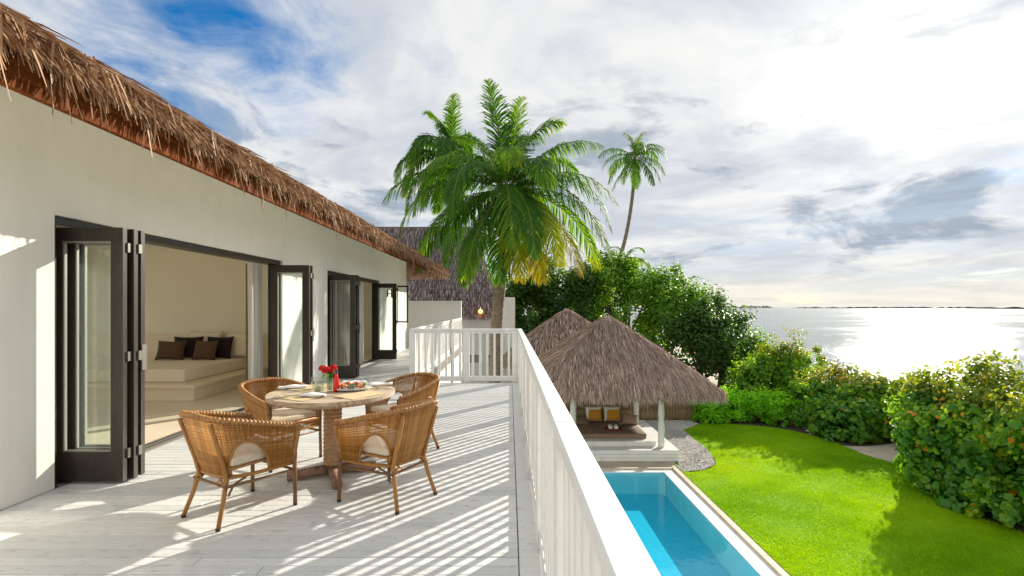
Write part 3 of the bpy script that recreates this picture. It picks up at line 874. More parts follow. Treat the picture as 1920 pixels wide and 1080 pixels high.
bed = empty('daybed', (-6.5, 8.8, 0), 0, 'built-in daybed with cream mattress against the room wall', 'daybed')
MB().box((-2.0, -1.14, 0.0025), (1.62, 1.19, 0.200), 0.004).build('base', M['cream_wood'], bed)
MB().box((-2.0, -1.19, 0.202), (1.67, 1.19, 0.250), 0.008).build('platform_top', M['cream_wood'], bed)
mt = link('mattress', slab_mesh('mattress', 3.3, 2.05, 0.21, 0.03), M['cream_fabric'], bed, None, True); mt.location = (-0.33, 0.12, 0.251)
MB().box((-2.0, 1.15, 0.2505), (2.6, 1.195, 0.92), 0.004).build('headboard', M['cream_wood'], bed)
def pillow(label, loc, w, h, t, mat, rx, rz, seed, name='pillow', cat='pillow', group=None):
    o = link(name, pillow_mesh(name, w, h, t, seed), mat, None, None, True)
    o.location = loc; o.rotation_euler = (R(rx), 0, R(rz))
    return tag(o, label, cat, group)
zt = 0.462
pillow('cream pillow behind the black pillow nearer the door stack', (-6.00, 9.72, zt), 0.66, 0.53, 0.16, M['cream_fabric'], -14, 2, 1)
pillow('cream pillow at the curtain end of the daybed', (-5.27, 9.68, zt), 0.66, 0.50, 0.16, M['cream_fabric'], -14, -3, 2)
pillow('black pillow on the door-stack side of the daybed', (-6.20, 9.50, zt), 0.56, 0.44, 0.16, M['black_cloth'], -16, 4, 3)
pillow('black pillow on the curtain side of the daybed', (-5.60, 9.50, zt), 0.54, 0.44, 0.16, M['black_cloth'], -16, -3, 4)
pillow('brown pillow slumped before the black pillow on the door-stack side', (-6.36, 9.27, zt), 0.52, 0.38, 0.15, M['brown_cloth'], -20, 6, 5)
pillow('upright brown pillow in front of the black pillow on the curtain side', (-5.72, 9.27, zt), 0.46, 0.38, 0.15, M['brown_cloth'], -18, -4, 6)

# ================================================================== DINING SET
def chair_proto():
    root = empty('rattan_chair', (0, 0, 0), 0, 'x', 'chair', 'rattan armchairs round the table')
    def ucurve(hw, yb, yf, n=400):
        a = np.linspace(0, PI, n)
        c, s = np.cos(a), np.sin(a)
        x = -hw * np.sign(c) * np.abs(c) ** 0.52
        y = yf - (yf - yb) * np.abs(s) ** 0.62
        P = np.stack([x, y], 1)
        L = np.concatenate([[0], np.cumsum(np.linalg.norm(np.diff(P, axis=0), axis=1))])
        return P, L / L[-1], L[-1]
    Pb, Sb, Lb = ucurve(0.245, -0.215, 0.235)
    Pt, St, Lt = ucurve(0.300, -0.335, 0.245)
    def at(s, t, off=0.0):
        """point of the shell: s along the U, t from seat to rim"""
        b = np.array([np.interp(s, Sb, Pb[:, 0]), np.interp(s, Sb, Pb[:, 1])])
        p = np.array([np.interp(s, St, Pt[:, 0]), np.interp(s, St, Pt[:, 1])])
        zt = 0.595 + 0.135 * math.sin(PI * s) ** 1.3
        zb = 0.315
        k = t ** 0.9
        q = b + (p - b) * k
        nrm = q / max(np.linalg.norm(q), 1e-6)
        q = q + nrm * off
        return Vector((q[0], q[1], zb + (zt - zb) * t))
    arches = (0.25, 0.75)
    AW, AH = 0.098, 0.64
    def hole(s, t):
        return any(((s - c) / AW) ** 2 + (t / AH) ** 2 < 1 for c in arches)
    rg = random.Random(3)
    # upright canes, 3-sided
    mb = MB()
    NS = 170
    for i in range(NS + 1):
        s = i / NS
        t0 = 0.0
        for c in arches:
            q = 1 - ((s - c) / AW) ** 2
            if q > 0: t0 = AH * math.sqrt(q)
        pts = [at(s, t0 + (1 - t0) * k / 5) for k in range(6)]
        mb.tube(pts, 0.0034, 3, False, r=rg.random())
    # weavers
    NR = 36
    for j in range(NR):
        t = (j + 0.5) / NR
        if 0.60 < t < 0.84 and j % 2: continue              # open lattice band below the rim
        run = []
        for i in range(NS * 1 + 1):
            s = i / NS
            if hole(s, t):
                if len(run) > 1: mb.tube(run, 0.0029, 3, False, r=rg.random())
                run = []
            else: run.append(at(s, t, 0.0042 if (i + j) % 2 else -0.0042))
        if len(run) > 1: mb.tube(run, 0.0029, 3, False, r=rg.random())
    mb.build('woven_shell', M['rattan'], root, 'stuff')
    # braided rim
    pts, rad = [], []
    n = 260
    for i in range(n + 1):
        s = i / n; pts.append(at(s, 1.0) + Vector((0, 0, 0.004))); rad.append(0.0185 + 0.005 * math.sin(i * 2 * PI / 4.4))
    e0 = [at(0, t) for t in (0.0, 0.25, 0.5, 0.75, 0.93)]; e1 = [at(1, t) for t in (0.93, 0.75, 0.5, 0.25, 0.0)]
    pts = e0 + pts + e1; rad = [0.014, 0.016, 0.017, 0.018, 0.019] + rad + [0.019, 0.018, 0.017, 0.016, 0.014]
    MB().tube(pts, rad, 8).build('braided_rim', M['rattan_rim'], root, None, True)
    # arch trims
    for c in arches:
        pts = []
        for k in range(19):
            a = PI * k / 18; pts.append(at(c - AW * math.cos(a), AH * math.sin(a), 0.002))
        MB().tube(pts, 0.0095, 6).build('arch_trim', M['rattan_pole'], root, None, True)
    # seat ring, apron and stretchers
    ring = [Vector((np.interp(s, Sb, Pb[:, 0]), np.interp(s, Sb, Pb[:, 1]), 0.312)) for s in np.linspace(0, 1, 40)]
    MB().tube(ring + [ring[0]], 0.013, 6).build('seat_ring', M['rattan_pole'], root, None, True)
    mb = MB()
    for k in range(34):
        x = -0.235 + 0.47 * k / 33
        mb.tube([(x, 0.238, 0.308), (x + 0.006, 0.245, 0.345), (x, 0.238, 0.385)], 0.0042, 3, False, r=rg.random())
    for z in (0.318, 0.345, 0.372): mb.tube([(-0.24, 0.243, z), (0.24, 0.243, z)], 0.006, 4, r=0.4)
    mb.build('front_apron', M['rattan'], root, 'stuff')
    MB().tube([(-0.25, 0.24, 0.388), (0.25, 0.24, 0.388)], 0.013, 6).build('seat_rail', M['rattan_pole'], root, None, True)
    st = MB().box((-0.232, -0.205, 0.372), (0.232, 0.23, 0.388), 0.006).build('seat_panel', M['rattan_rim'], root)
    for sx in (-1, 1):
        leg = MB().tube([(sx * 0.262, 0.245, 0.012), (sx * 0.258, 0.243, 0.30), (sx * 0.268, 0.245, 0.58)], [0.0145, 0.015, 0.015], 10).build('front_leg', M['rattan_leg'], root, None, True)
        MB().lathe([(0.0152, 0.0005), (0.0158, 0.018)], 10, (sx * 0.262, 0.245, 0)).build('rubber_foot', M['rubber'], leg)
        leg = MB().tube([(sx * 0.212, -0.285, 0.012), (sx * 0.182, -0.235, 0.17), (sx * 0.168, -0.205, 0.30), (sx * 0.172, -0.228, 0.40), (sx * 0.188, -0.322, 0.69)], [0.0140, 0.0148, 0.0160, 0.0155, 0.0145], 10).build('rear_leg', M['rattan_pole'], root, None, True)
        MB().lathe([(0.0152, 0.0005), (0.0158, 0.018)], 10, (sx * 0.212, -0.285, 0)).build('rubber_foot', M['rubber'], leg)
        MB().tube([(sx * 0.258, 0.235, 0.262), (sx * 0.203, -0.222, 0.262)], 0.0095, 6).build('side_stretcher', M['rattan_leg'], root, None, True)
        MB().tube([(sx * 0.204, -0.215, 0.20), (sx * 0.19, -0.17, 0.26), (sx * 0.215, -0.09, 0.305)], 0.008, 6).build('brace', M['rattan_leg'], root, None, True)
        pts = [(sx * (0.195 - 0.07 * k / 10), -0.226, 0.225 + 0.08 * math.sin(PI * 0.5 * k / 10)) for k in range(11)]
        pts += [(sx * (0.125 - 0.03 * math.sin(2 * PI * k / 8)), -0.226, 0.29 - 0.018 * (1 - math.cos(2 * PI * k / 8))) for k in range(9)]
        MB().tube(pts, 0.006, 5).build('scroll', M['rattan_pole'], root, None, True)
    MB().tube([(-0.2, -0.224, 0.262), (0.2, -0.224, 0.262)], 0.0095, 6).build('rear_stretcher', M['rattan_leg'], root, None, True)
    MB().tube([(-0.255, 0.24, 0.262), (0.255, 0.24, 0.262)], 0.0095, 6).build('front_stretcher', M['rattan_leg'], root, None, True)
    cu = link('cushion', slab_mesh('cushion', 0.455, 0.43, 0.062, 0.024), M['seat_fabric'], root, None, True)
    cu.location = (0, 0.015, 0.389)
    return root
ch = chair_proto()
def face(v): return math.atan2(v[1], v[0]) - PI / 2
spots = [((-1.92, 3.56), (0.51, 0.86), 'rattan armchair by the door stack with its back to the viewer'),
         ((-0.925, 3.80), (-0.86, 0.50), 'rattan armchair between the table and the long railing, facing the house'),
         ((-2.17, 4.70), (0.86, -0.51), 'rattan armchair standing by the doorway with sunlit cream cushion'),
         ((-1.08, 5.02), (-0.66, -0.75), 'rattan armchair on the far side of the table, half hidden by another')]
for i, (p, f, lab) in enumerate(spots):
    o = ch if i == 0 else copy_tree(ch)
    o.location = (*p, 0.001); o.rotation_euler = (0, 0, face(f)); o['label'] = lab

TX, TY = -1.52, 4.27
tb = empty('round_table', (TX, TY, 0), 0, 'round weathered wood table on a rope-wrapped pedestal', 'table')
# plank top: boards cut to a disc
rad = 0.522
nb = 7
for k in range(nb):
    x0 = -rad + 2 * rad * k / nb + 0.001; x1 = -rad + 2 * rad * (k + 1) / nb - 0.001
    poly = []
    m = 12
    for i in range(m + 1):
        x = x0 + (x1 - x0) * i / m; poly.append((x, -math.sqrt(max(rad * rad - x * x, 0.0004))))
    for i in range(m + 1):
        x = x1 + (x0 - x1) * i / m; poly.append((x, math.sqrt(max(rad * rad - x * x, 0.0004))))
    MB().prism(poly, 0.692, 0.724 + 0.0006 * ((k * 37) % 3)).build('table_board', M['grey_wood'], tb)
MB().lathe([(0.42, 0.660), (0.455, 0.664), (0.46, 0.6905), (0.42, 0.6908)], 40).build('apron_ring', M['grey_wood'], tb, None, True)
prf = []
for k in range(16 * 6 + 1):
    z = 0.10 + 0.55 * k / 96; prf.append((0.068 + 0.0105 * abs(math.sin(PI * k / 6)) ** 0.7, z))
MB().lathe(prf, 24).build('pedestal', M['rope'], tb, None, True)
for a, L in ((204, 0.36), (25, 0.36), (-65, 0.38), (115, 0.37)):
    c, s_ = math.cos(R(a)), math.sin(R(a))
    MB().tube([(c * 0.03, s_ * 0.03, 0.062), (c * 0.2, s_ * 0.2, 0.05), (c * L, s_ * L, 0.042)], [0.046, 0.043, 0.04], 9).build('foot', M['log'], tb, None, True)

ZT = 0.7262
def on_table(dx, dy, z=0): return (TX + dx, TY + dy, ZT + z)
# straw mats
for (dx, dy, a, lab) in ((-0.17, -0.28, -28, 'straw mat on the table before the chair by the door stack'), (0.29, -0.19, 58, 'straw mat on the table before the railing-side chair'),
                         (-0.29, 0.19, 60, 'straw mat on the table before the doorway chair'), (0.20, 0.27, -40, 'straw mat on the far side of the table')):
    o = MB().box((-0.17, -0.115, 0), (0.17, 0.115, 0.003), 0.001).build('place_mat', M['straw'])
    o.location = on_table(dx, dy, 0.0); o.rotation_euler = (0, 0, R(a)); tag(o, lab, 'place mat', 'straw place mats')
def napkin(dx, dy, a, lab, w=0.20, d=0.075, seed=0):
    V, F = [], []; n = 12; rg = random.Random(seed)
    for i in range(n + 1):
        t = i / n; k = 0.75 + 0.25 * math.sin(PI * t) + 0.08 * rg.random()
        for j in range(10):
            w_ = 2 * PI * j / 10
            V.append((-w / 2 + w * t + 0.008 * math.sin(3 * w_ + seed), d / 2 * k * math.cos(w_) * (1 + 0.25 * math.sin(4 * t + seed)), max(0.001, 0.014 + 0.014 * k * math.sin(w_) * (1.0 + 0.5 * math.sin(7 * t + j * 1.3 + seed)))))
    for i in range(n):
        for j in range(10):
            j2 = (j + 1) % 10; F.append((i * 10 + j, i * 10 + j2, (i + 1) * 10 + j2, (i + 1) * 10 + j))
    F.append(tuple(range(9, -1, -1))); F.append(tuple(range(n * 10, n * 10 + 10)))
    o = MB().add(V, F).build('napkin', M['linen'], None, None, True)
    o.location = on_table(dx, dy, 0.0035); o.rotation_euler = (0, 0, R(a)); return tag(o, lab, 'napkin', 'rolled white napkins')
napkin(-0.40, 0.13, 20, 'rolled white napkin by the doorway chair, at the table edge', 0.24, 0.07, 1)
napkin(-0.06, -0.27, -8, 'crumpled white napkin at the near rim of the table', 0.19, 0.11, 2)
napkin(0.33, 0.28, 25, 'rolled white napkin beside the far chair on dark cutlery', 0.22, 0.08, 3)
napkin(0.10, 0.40, 10, 'small folded white napkin behind the prawn platter', 0.14, 0.07, 4)
def cutlery(dx, dy, a, lab, fork):
    o = empty('fork' if fork else 'knife', on_table(dx, dy, 0.0045), R(a), lab, 'cutlery', 'table cutlery')
    MB().box((-0.10, -0.005, 0), (0.03, 0.005, 0.004), 0.0015).build('handle', M['steel'], o)
    if fork:
        MB().box((0.031, -0.011, 0.001), (0.055, 0.011, 0.005), 0.0015).build('fork_head', M['steel'], o)
        for k in range(4): MB().box((0.0555, -0.0105 + 0.006 * k, 0.001), (0.095, -0.0075 + 0.006 * k, 0.004)).build('tine', M['steel'], o)
    else:
        MB().box((0.031, -0.009, 0.0005), (0.115, 0.009, 0.003), 0.001).build('blade', M['steel'], o)
cutlery(-0.22, -0.20, 35, 'steel fork beside the crumpled napkin', True)
cutlery(0.10, -0.29, -28, 'steel knife between the crumpled napkin and the railing-side chair', False)
cutlery(-0.32, 0.03, 30, 'steel knife beside the napkin of the doorway chair', False)
cutlery(0.30, 0.13, -30, 'steel fork near the napkin of the far chair', True)
cutlery(0.39, 0.14, -32, 'steel knife near the napkin of the far chair', False)
def tumbler(dx, dy, lab, r=0.033, h=0.10):
    p = [(r * 0.8, 0.001), (r, h), (r * 0.93, h), (r * 0.75, 0.012), (0.001, 0.011)]
    o = MB().lathe(p, 20).build('tumbler', M['clear_glass'], None, None, True); o.location = on_table(dx, dy, 0.004)
    return tag(o, lab, 'glass', 'clear tumblers')
tumbler(-0.20, 0.12, 'clear tumbler beside the candle, nearer the doorway chair')
tumbler(-0.085, -0.06, 'clear tumbler in front of the flower vase')
tumbler(0.24, 0.20, 'clear tumbler on the far side behind the platter')
tumbler(0.17, -0.03, 'low clear tumbler at the railing end of the platter', 0.03, 0.06)
can = empty('candle_glass', on_table(-0.13, 0.02, 0.001), 0, 'short cream candle in a glass beside the vase', 'candle')
MB().lathe([(0.033, 0.001), (0.036, 0.062), (0.034, 0.062), (0.031, 0.004), (0.001, 0.003)], 18).build('holder', M['clear_glass'], can, None, True)
MB().lathe([(0.028, 0.006), (0.029, 0.045), (0.001, 0.043)], 16).build('wax', M['candle'], can, None, True)
va = empty('flower_vase', on_table(-0.02, 0.0, 0.001), 0, 'clear vase holding a bunch of bright red flowers', 'flower vase')
MB().lathe([(0.030, 0.001), (0.036, 0.03), (0.026, 0.08), (0.022, 0.115), (0.020, 0.115), (0.024, 0.08), (0.033, 0.03), (0.001, 0.006)], 20).build('vase', M['clear_glass'], va, None, True)
rg = np.random.default_rng(4)
for k, (a, b_) in enumerate(((-0.05, 0.02), (-0.015, -0.02), (0.02, 0.02), (-0.035, -0.005), (0.005, 0.0), (-0.06, -0.02))):
    st = MB().tube([(0.3 * a, 0.3 * b_, 0.01), (0.5 * a, 0.5 * b_, 0.12), (a, b_, 0.165)], 0.0025, 5).build('stem', M['leaf_mid'], va, None, True)
    n = 34; dd = sphere_dirs(n, rg); dd[:, 2] = np.abs(dd[:, 2]) * 0.9
    cc = np.array([a, b_, 0.172 + 0.012 * (k % 3)]) + dd * 0.026
    link('blossom', leaves('blossom', cc, dd, 0.036, rg, 0.85, 0.2), M['flower'], va, 'stuff')
cc = np.array([[-0.055, -0.02, 0.125], [-0.045, -0.025, 0.135], [-0.03, 0.03, 0.13], [-0.06, 0.0, 0.135]])
link('leaf', leaves('leaf', cc, np.array([[-.6, -.5, .4]] * 4), 0.05, rg, 0.4, 0.2), M['leaf_mid'], va, 'stuff')
bo = empty('juice_carafe', on_table(0.035, -0.015, 0.001), 0, 'slim carafe of red juice next to the red flowers', 'carafe')
MB().lathe([(0.021, 0.001), (0.026, 0.02), (0.025, 0.09), (0.016, 0.13), (0.012, 0.15), (0.001, 0.151)], 18).build('juice', M['red_drink'], bo, None, True)
MB().lathe([(0.014, 0.152), (0.017, 0.185), (0.015, 0.185), (0.012, 0.153)], 16).build('neck', M['clear_glass'], bo, None, True)
pl = empty('food_platter', on_table(0.15, 0.06, 0.004), R(20), 'white platter of prawns and salad in the middle of the table', 'platter')
V, F = [], []
for (k, z) in ((0.6, 0.0), (0.85, 0.004), (1.0, 0.02), (0.97, 0.021), (0.8, 0.008), (0.02, 0.006)):
    for i in range(28):
        a = 2 * PI * i / 28; V.append((0.165 * k * math.cos(a), 0.105 * k * math.sin(a), z))
for j in range(5):
    for i in range(28):
        i2 = (i + 1) % 28; F.append((j * 28 + i, j * 28 + i2, (j + 1) * 28 + i2, (j + 1) * 28 + i))
F.append(tuple(range(27, -1, -1)))
MB().add(V, F).build('dish', M['porcelain'], pl, None, True)
rr = random.Random(8)
for k in range(9):
    a0 = rr.random() * 6; ox, oy = rr.uniform(-0.09, 0.10), rr.uniform(-0.05, 0.05)
    pts = [(ox + 0.024 * math.cos(a0 + 0.5 * i), oy + 0.024 * math.sin(a0 + 0.5 * i), 0.028 + 0.012 * (k % 3) + 0.006 * math.sin(i)) for i in range(9)]
    MB().tube(pts, [0.011, 0.012, 0.012, 0.011, 0.010, 0.009, 0.007, 0.005, 0.002], 7).build('prawn', M['prawn'], pl, None, True)
n = 60
cc = np.stack([rg.uniform(-0.11, 0.11, n), rg.uniform(-0.06, 0.06, n), rg.uniform(0.014, 0.045, n)], 1)
link('salad', leaves('salad', cc, sphere_dirs(n, rg) + np.array([0, 0, 1]), 0.035, rg, 0.7), M['salad'], pl, 'stuff')
bw = MB().lathe([(0.025, 0.001), (0.045, 0.035), (0.043, 0.035), (0.024, 0.006), (0.001, 0.005)], 20).build('dip_bowl', M['porcelain'], None, None, True)
bw.location = on_table(0.02, 0.33, 0.004); tag(bw, 'small white bowl behind the red carafe', 'bowl')

# ================================================================== GARDEN PAVILION
PCX, PCY = 3.24, 16.45
pav = empty('thatched_pavilion', (PCX, PCY, G), 0, 'open thatched garden pavilion on white posts beyond the pool', 'pavilion')
def L3(x, y, z): return (x - PCX, y - PCY, z - G)
for k in range(3):
    z0 = G + 0.01 + 0.104 * k
    MB().box(L3(1.45, 14.60 - 0.004 * k, z0), L3(5.0, 14.64, z0 + 0.096), 0.004).build('step_board', M['white_paint'], pav)
    MB().box(L3(4.96, 14.645, z0), L3(5.0 - 0.001, 18.4, z0 + 0.096), 0.004).build('step_board', M['white_paint'], pav)
y = 14.58
while y < 18.38:
    MB().box(L3(1.45, y + 0.003, -2.79), L3(5.01, y + 0.137, -2.758), 0.003).build('platform_board', M['white_paint'], pav); y += 0.14
MB().box(L3(1.5, 15.02, -2.755), L3(4.44, 15.06, -2.64), 0.003).build('riser', M['white_paint'], pav)
MB().box(L3(4.40, 15.062, -2.755), L3(4.44, 18.3, -2.64), 0.003).build('riser', M['white_paint'], pav)
y = 15.0
while y < 18.28:
    MB().box(L3(1.5, y + 0.003, -2.638), L3(4.46, y + 0.137, -2.61), 0.003).build('upper_board', M['white_paint'], pav); y += 0.14
pp = []
for i in range(13):
    t = i / 12; pp.append((0.095 + 0.008 * math.sin(i * 2.3) - 0.012 * t, t * 1.95))
pm = MB().lathe(pp, 14).mesh('post')
for (x, yy) in ((4.57, 14.93), (1.92, 14.93), (4.57, 17.9), (1.92, 17.9)):
    o = link('post', pm, M['post'], pav, None, True); o.location = L3(x, yy, -2.757); o.rotation_euler = (0, 0, x * yy)
def thatch_pyramid(parent, half, z_eave, z_apex, nper, seed, droop=0.28, w=0.02, core=True):
    """four-sided thatched roof, slightly concave and shaggy, local coordinates centred on the apex"""
    rg = np.random.default_rng(seed)
    zf = lambda r: z_eave + (z_apex - z_eave) * ((1 - r) * 0.90 + 0.10 * (1 - r) ** 0.55)
    V, F = [], []
    rs = [0.0, 0.03, 0.1, 0.25, 0.45, 0.65, 0.85, 1.0]
    for r_ in rs:
        for k in range(16):
            a = 2 * PI * (k + 0.5) / 16
            c, s = math.cos(a), math.sin(a); m = max(abs(c), abs(s)); q = 0.82 + 0.18 * min(r_ * 3, 1)
            m = m * (1 - 0.15 * (1 - min(r_ * 3, 1)))
            V.append((half * r_ * c / m * 0.985, half * r_ * s / m * 0.985, zf(r_) - 0.05))
    for j in range(len(rs) - 1):
        for k in range(16):
            k2 = (k + 1) % 16; F.append((j * 16 + k, (j + 1) * 16 + k, (j + 1) * 16 + k2, j * 16 + k2))
    rf = MB().add(V, F).build('roof', M['thatch_under'], parent)
    org, dr, ln = [], [], []
    for side in range(4):
        a = side * PI / 2; ox, oy = math.cos(a), math.sin(a)        # outward
        r_ = np.sqrt(rg.random(nper)) ; t = rg.uniform(-1, 1, nper)
        dist = half * r_; lat = t * dist
        x = ox * dist - oy * lat; y_ = oy * dist + ox * lat
        z = zf(r_) + rg.normal(0.01, 0.02, nper)
        e = 0.02; sl = (zf(r_) - zf(np.minimum(r_ + e, 1.02))) / (half * e)
        fan = 0.55 * t ** 3
        dxy = np.stack([ox - oy * fan, oy + ox * fan], 1)
        d = np.concatenate([dxy, -(sl * 1.02 + 0.03)[:, None]], 1)
        edge = r_ > 0.94
        d[edge, 2] -= rg.uniform(0.2, 1.3, edge.sum())
        org.append(np.stack([x, y_, z], 1)); dr.append(unit(d)); ln.append(np.where(edge, rg.uniform(0.22, 0.42, nper), rg.uniform(0.22, 0.48, nper)))
        # fringe
        m = nper // 6
        t = rg.uniform(-1, 1, m)
        x = ox * half - oy * half * t; y_ = oy * half + ox * half * t
        org.append(np.stack([x, y_, np.full(m, z_eave) + rg.normal(0.0, 0.04, m)], 1))
        dr.append(unit(np.stack([ox * 0.35 + rg.normal(0, 0.12, m), oy * 0.35 + rg.normal(0, 0.12, m), -np.ones(m)], 1)))
        ln.append(rg.uniform(0.12, droop, m))
    me = strands('thatch', np.concatenate(org), np.concatenate(dr), np.concatenate(ln), w, rg, 0.06, 0.10)
    link('thatch', me, M['thatch_grey'], rf, 'stuff')
    return rf
rf = thatch_pyramid(pav, 2.72, 0, 2.14, 14000, 21, w=0.0145); rf.location = (0, 0, -1.0 - G + 0.06)
# rear pavilion roof
pav2 = empty('thatched_pavilion', (2.75, 23.6, G), 0, 'second thatched pavilion whose roof peaks behind the first one', 'pavilion')
rf = thatch_pyramid(pav2, 3.0, 0, 2.25, 5000, 22, w=0.028); rf.location = (0, 0, -0.85 - G)
for (sx, sy) in ((1, 1), (1, -1), (-1, 1), (-1, -1)):
    o = link('post', pm, M['post'], pav2, None, True); o.location = (sx * 1.6, sy * 1.6, 0.30)
MB().box((-2.0, -2.0, 0.0), (2.0, 2.0, 0.30), 0.01).build('platform', M['white_paint'], pav2)
# hut far down the beach
hut = empty('beach_hut', (19.3, 38.5, G), 0, 'tiny thatched hut roof peeping out between trees by the sea', 'hut')
rf = thatch_pyramid(hut, 2.3, 0, 1.6, 1500, 23, w=0.05); rf.location = (0, 0, 0.0 + 0.2)
MB().lathe([(0.9, -0.2), (0.9, 0.35)], 12).build('wall', M['bamboo'], hut)

# --- on the platform
zp = -2.609
mb_ = empty('lounge_mattress', (3.12, 16.2, zp), 0, 'wide taupe mattress on the pavilion platform', 'mattress')
o = link('pad', slab_mesh('pad', 2.25, 1.75, 0.145, 0.035), M['taupe_cloth'], mb_, None, True)
bk = empty('back_cushion', (3.12, 17.32, zp), 0, 'long taupe back cushion leaning behind the yellow pillows', 'cushion')
o = link('pad', slab_mesh('pad', 2.2, 0.2, 0.50, 0.05), M['taupe_cloth'], bk, None, True); o.rotation_euler = (R(-6), 0, 0)
zm = zp + 0.147
for (x, lab, sd) in ((2.90, 'yellow pillow with white border on the pavilion, nearer the railing', 31), (3.52, 'yellow pillow with white border on the pavilion, next to the rear post', 32)):
    p = pillow(lab, (x, 16.98, zm), 0.58, 0.52, 0.15, M['linen'], -14, 0, sd, 'pillow', 'pillow', 'yellow bordered pillows')
    q = link('front_panel', pillow_mesh('front_panel', 0.52, 0.44, 0.162, sd), M['yellow_cloth'], p, None, True); q.location = (0.02, -0.012, 0.015)
pillow('dark taupe pillow lying at the railing end of the mattress', (2.42, 16.55, zm), 0.58, 0.42, 0.17, M['taupe_cloth'], -62, 12, 33)
pillow('pale taupe pillow leaning at the lawn end of the mattress', (4.02, 16.55, zm), 0.52, 0.40, 0.20, M['taupe_light'], -48, -18, 34)
tr = empty('wooden_tray', (3.32, 15.85, zm), R(-6), 'small red wooden tray on the mattress carrying two rolled towels', 'tray')
MB().box((-0.27, -0.17, 0), (0.27, 0.17, 0.015), 0.003).build('base', M['red_wood'], tr)
for (a, b_) in (((-0.27, -0.17), (0.27, -0.155)), ((-0.27, 0.155), (0.27, 0.17)), ((-0.27, -0.154), (-0.255, 0.154)), ((0.255, -0.154), (0.27, 0.154))):
    MB().box((*a, 0.0155), (*b_, 0.06), 0.003).build('rim', M['red_wood'], tr)
for (dx, lab) in ((-0.09, 'rolled white towel on the tray, nearer the railing'), (0.09, 'rolled white towel on the tray, nearer the lawn')):
    V = MB()
    pts = []
    for i in range(9): pts.append((0, -0.15 + 0.3 * i / 8, 0))
    o = MB().tube(pts, [0.05, 0.066, 0.07, 0.069, 0.071, 0.07, 0.071, 0.066, 0.05], 14).build('rolled_towel', M['linen'], None, None, True)
    o.location = (3.32 + dx, 15.86, zm + 0.087); o.rotation_euler = (0, 0, R(-6)); tag(o, lab, 'towel', 'rolled towels on the tray')

# --- bamboo fence behind the pavilion
fe = empty('bamboo_fence', (1.0, 19.95, G), 0, 'upright bamboo pole fence behind the thatched pavilion', 'fence')
rg_ = random.Random(17)
pole_ms = []
for k in range(5):
    h = 1.62 + 0.10 * rg_.random(); q = []
    for i in range(13):
        q.append((0.024 + (0.004 if i % 3 == 0 else 0.0), h * i / 12))
    pole_ms.append(MB().lathe(q, 7).mesh('bamboo_pole'))
x = 0.0
while x < 7.0:
    o = link('bamboo_pole', rg_.choice(pole_ms), M['bamboo'], fe, None, True)
    o.location = (x, rg_.uniform(-0.012, 0.012), 0.0); o.rotation_euler = (R(rg_.uniform(-1, 1)), R(rg_.uniform(-1.6, 1.6)), rg_.random() * 6)
    gap = 0.014 if x < 5 else 0.028
    x += 0.05 + gap * rg_.random()
for z in (0.35, 1.2): MB().tube([(-0.1, 0.055, z), (7.05, 0.055, z)], 0.022, 7).build('cross_pole', M['bamboo'], fe, None, True)

# ================================================================== WALLS AND HOUSE BEYOND
o = MB().box((-8.8, 19.32, G), (-1.88, 19.55, 1.70), 0.006).build('boundary_wall', M['plaster2']); tag(o, 'low white wall closing the far end of the walkway', 'wall')
nb_ = empty('neighbour_house', (-6.0, 26.0, G), 0, 'neighbouring house with a large purple-grey thatched roof', 'house')
def L4(x, y, z): return (x + 6.0, y - 26.0, z - G)
# wall with a dark opening: built in the YZ helper and turned
wall_with_holes(MB(), [0, 7.55, 8.65, 8.95, 10.2], [0, 1.80, 2.20, 4.2], {(1, 1)}, -0.12, 0.12).build('wall', M['plaster2'], nb_).rotation_euler = (0, 0, R(-90))
w = nb_.children[0]; w.location = L4(-10.0, 24.6, G)
MB().box(L4(-2.42, 24.62, G + 1.80), L4(-1.38, 24.64, G + 2.2)).build('window', M['track'], nb_)
dz = MB().box(L4(-1.02, 24.44, G + 0.01), L4(0.18, 24.475, G + 2.2), 0.003).build('door', M['black'], nb_)
V = [L4(-16, 24.0, 1.05), L4(-0.45, 24.0, 1.05), L4(-2.2, 28.4, 6.05), L4(-16, 28.4, 6.05), L4(-0.45, 32.8, 1.05), L4(-16, 32.8, 1.05)]
nroof = MB().add(V, [(0, 1, 2, 3), (1, 4, 2), (4, 5, 3, 2)]).build('roof', M['thatch_under'], nb_)
rg = np.random.default_rng(6)
org, dr, ln = [], [], []
rows = 30
for j in range(rows):
    t = j / rows; n = 330
    x = np.linspace(-13, -0.45 - 1.75 * t, n) + rg.normal(0, 0.02, n)
    y_ = 24.0 + 4.4 * t + rg.normal(0, 0.02, n); z = 1.05 + 5.0 * t + 0.06 + rg.normal(0, 0.015, n)
    org.append(np.stack([x, y_, z], 1)); dr.append(np.tile([0, -0.62, -0.74], (n, 1))); ln.append(rg.uniform(0.22, 0.36, n))
    m = 110; s = rg.random(m) * (1 - t)
    xx = -0.45 - 1.75 * t + 0 * s; yy = 24.0 + 4.4 * t + 8.8 * s
    org.append(np.stack([xx, yy, np.full(m, 1.11 + 5.0 * t)], 1)); dr.append(np.tile([0.33, 0, -0.94], (m, 1))); ln.append(rg.uniform(0.22, 0.36, m))
n = 900
org.append(np.stack([rg.uniform(-13, -0.45, n), np.full(n, 23.98), np.full(n, 1.08)], 1)); dr.append(np.tile([0, -0.25, -1.0], (n, 1))); ln.append(rg.uniform(0.12, 0.30, n))
org = np.concatenate(org) + np.array([6.0, -26.0, -G])
link('thatch', strands('thatch', org, np.concatenate(dr), np.concatenate(ln), 0.045, rg, 0.05, 0.06), M['thatch_far'], nroof, 'stuff')
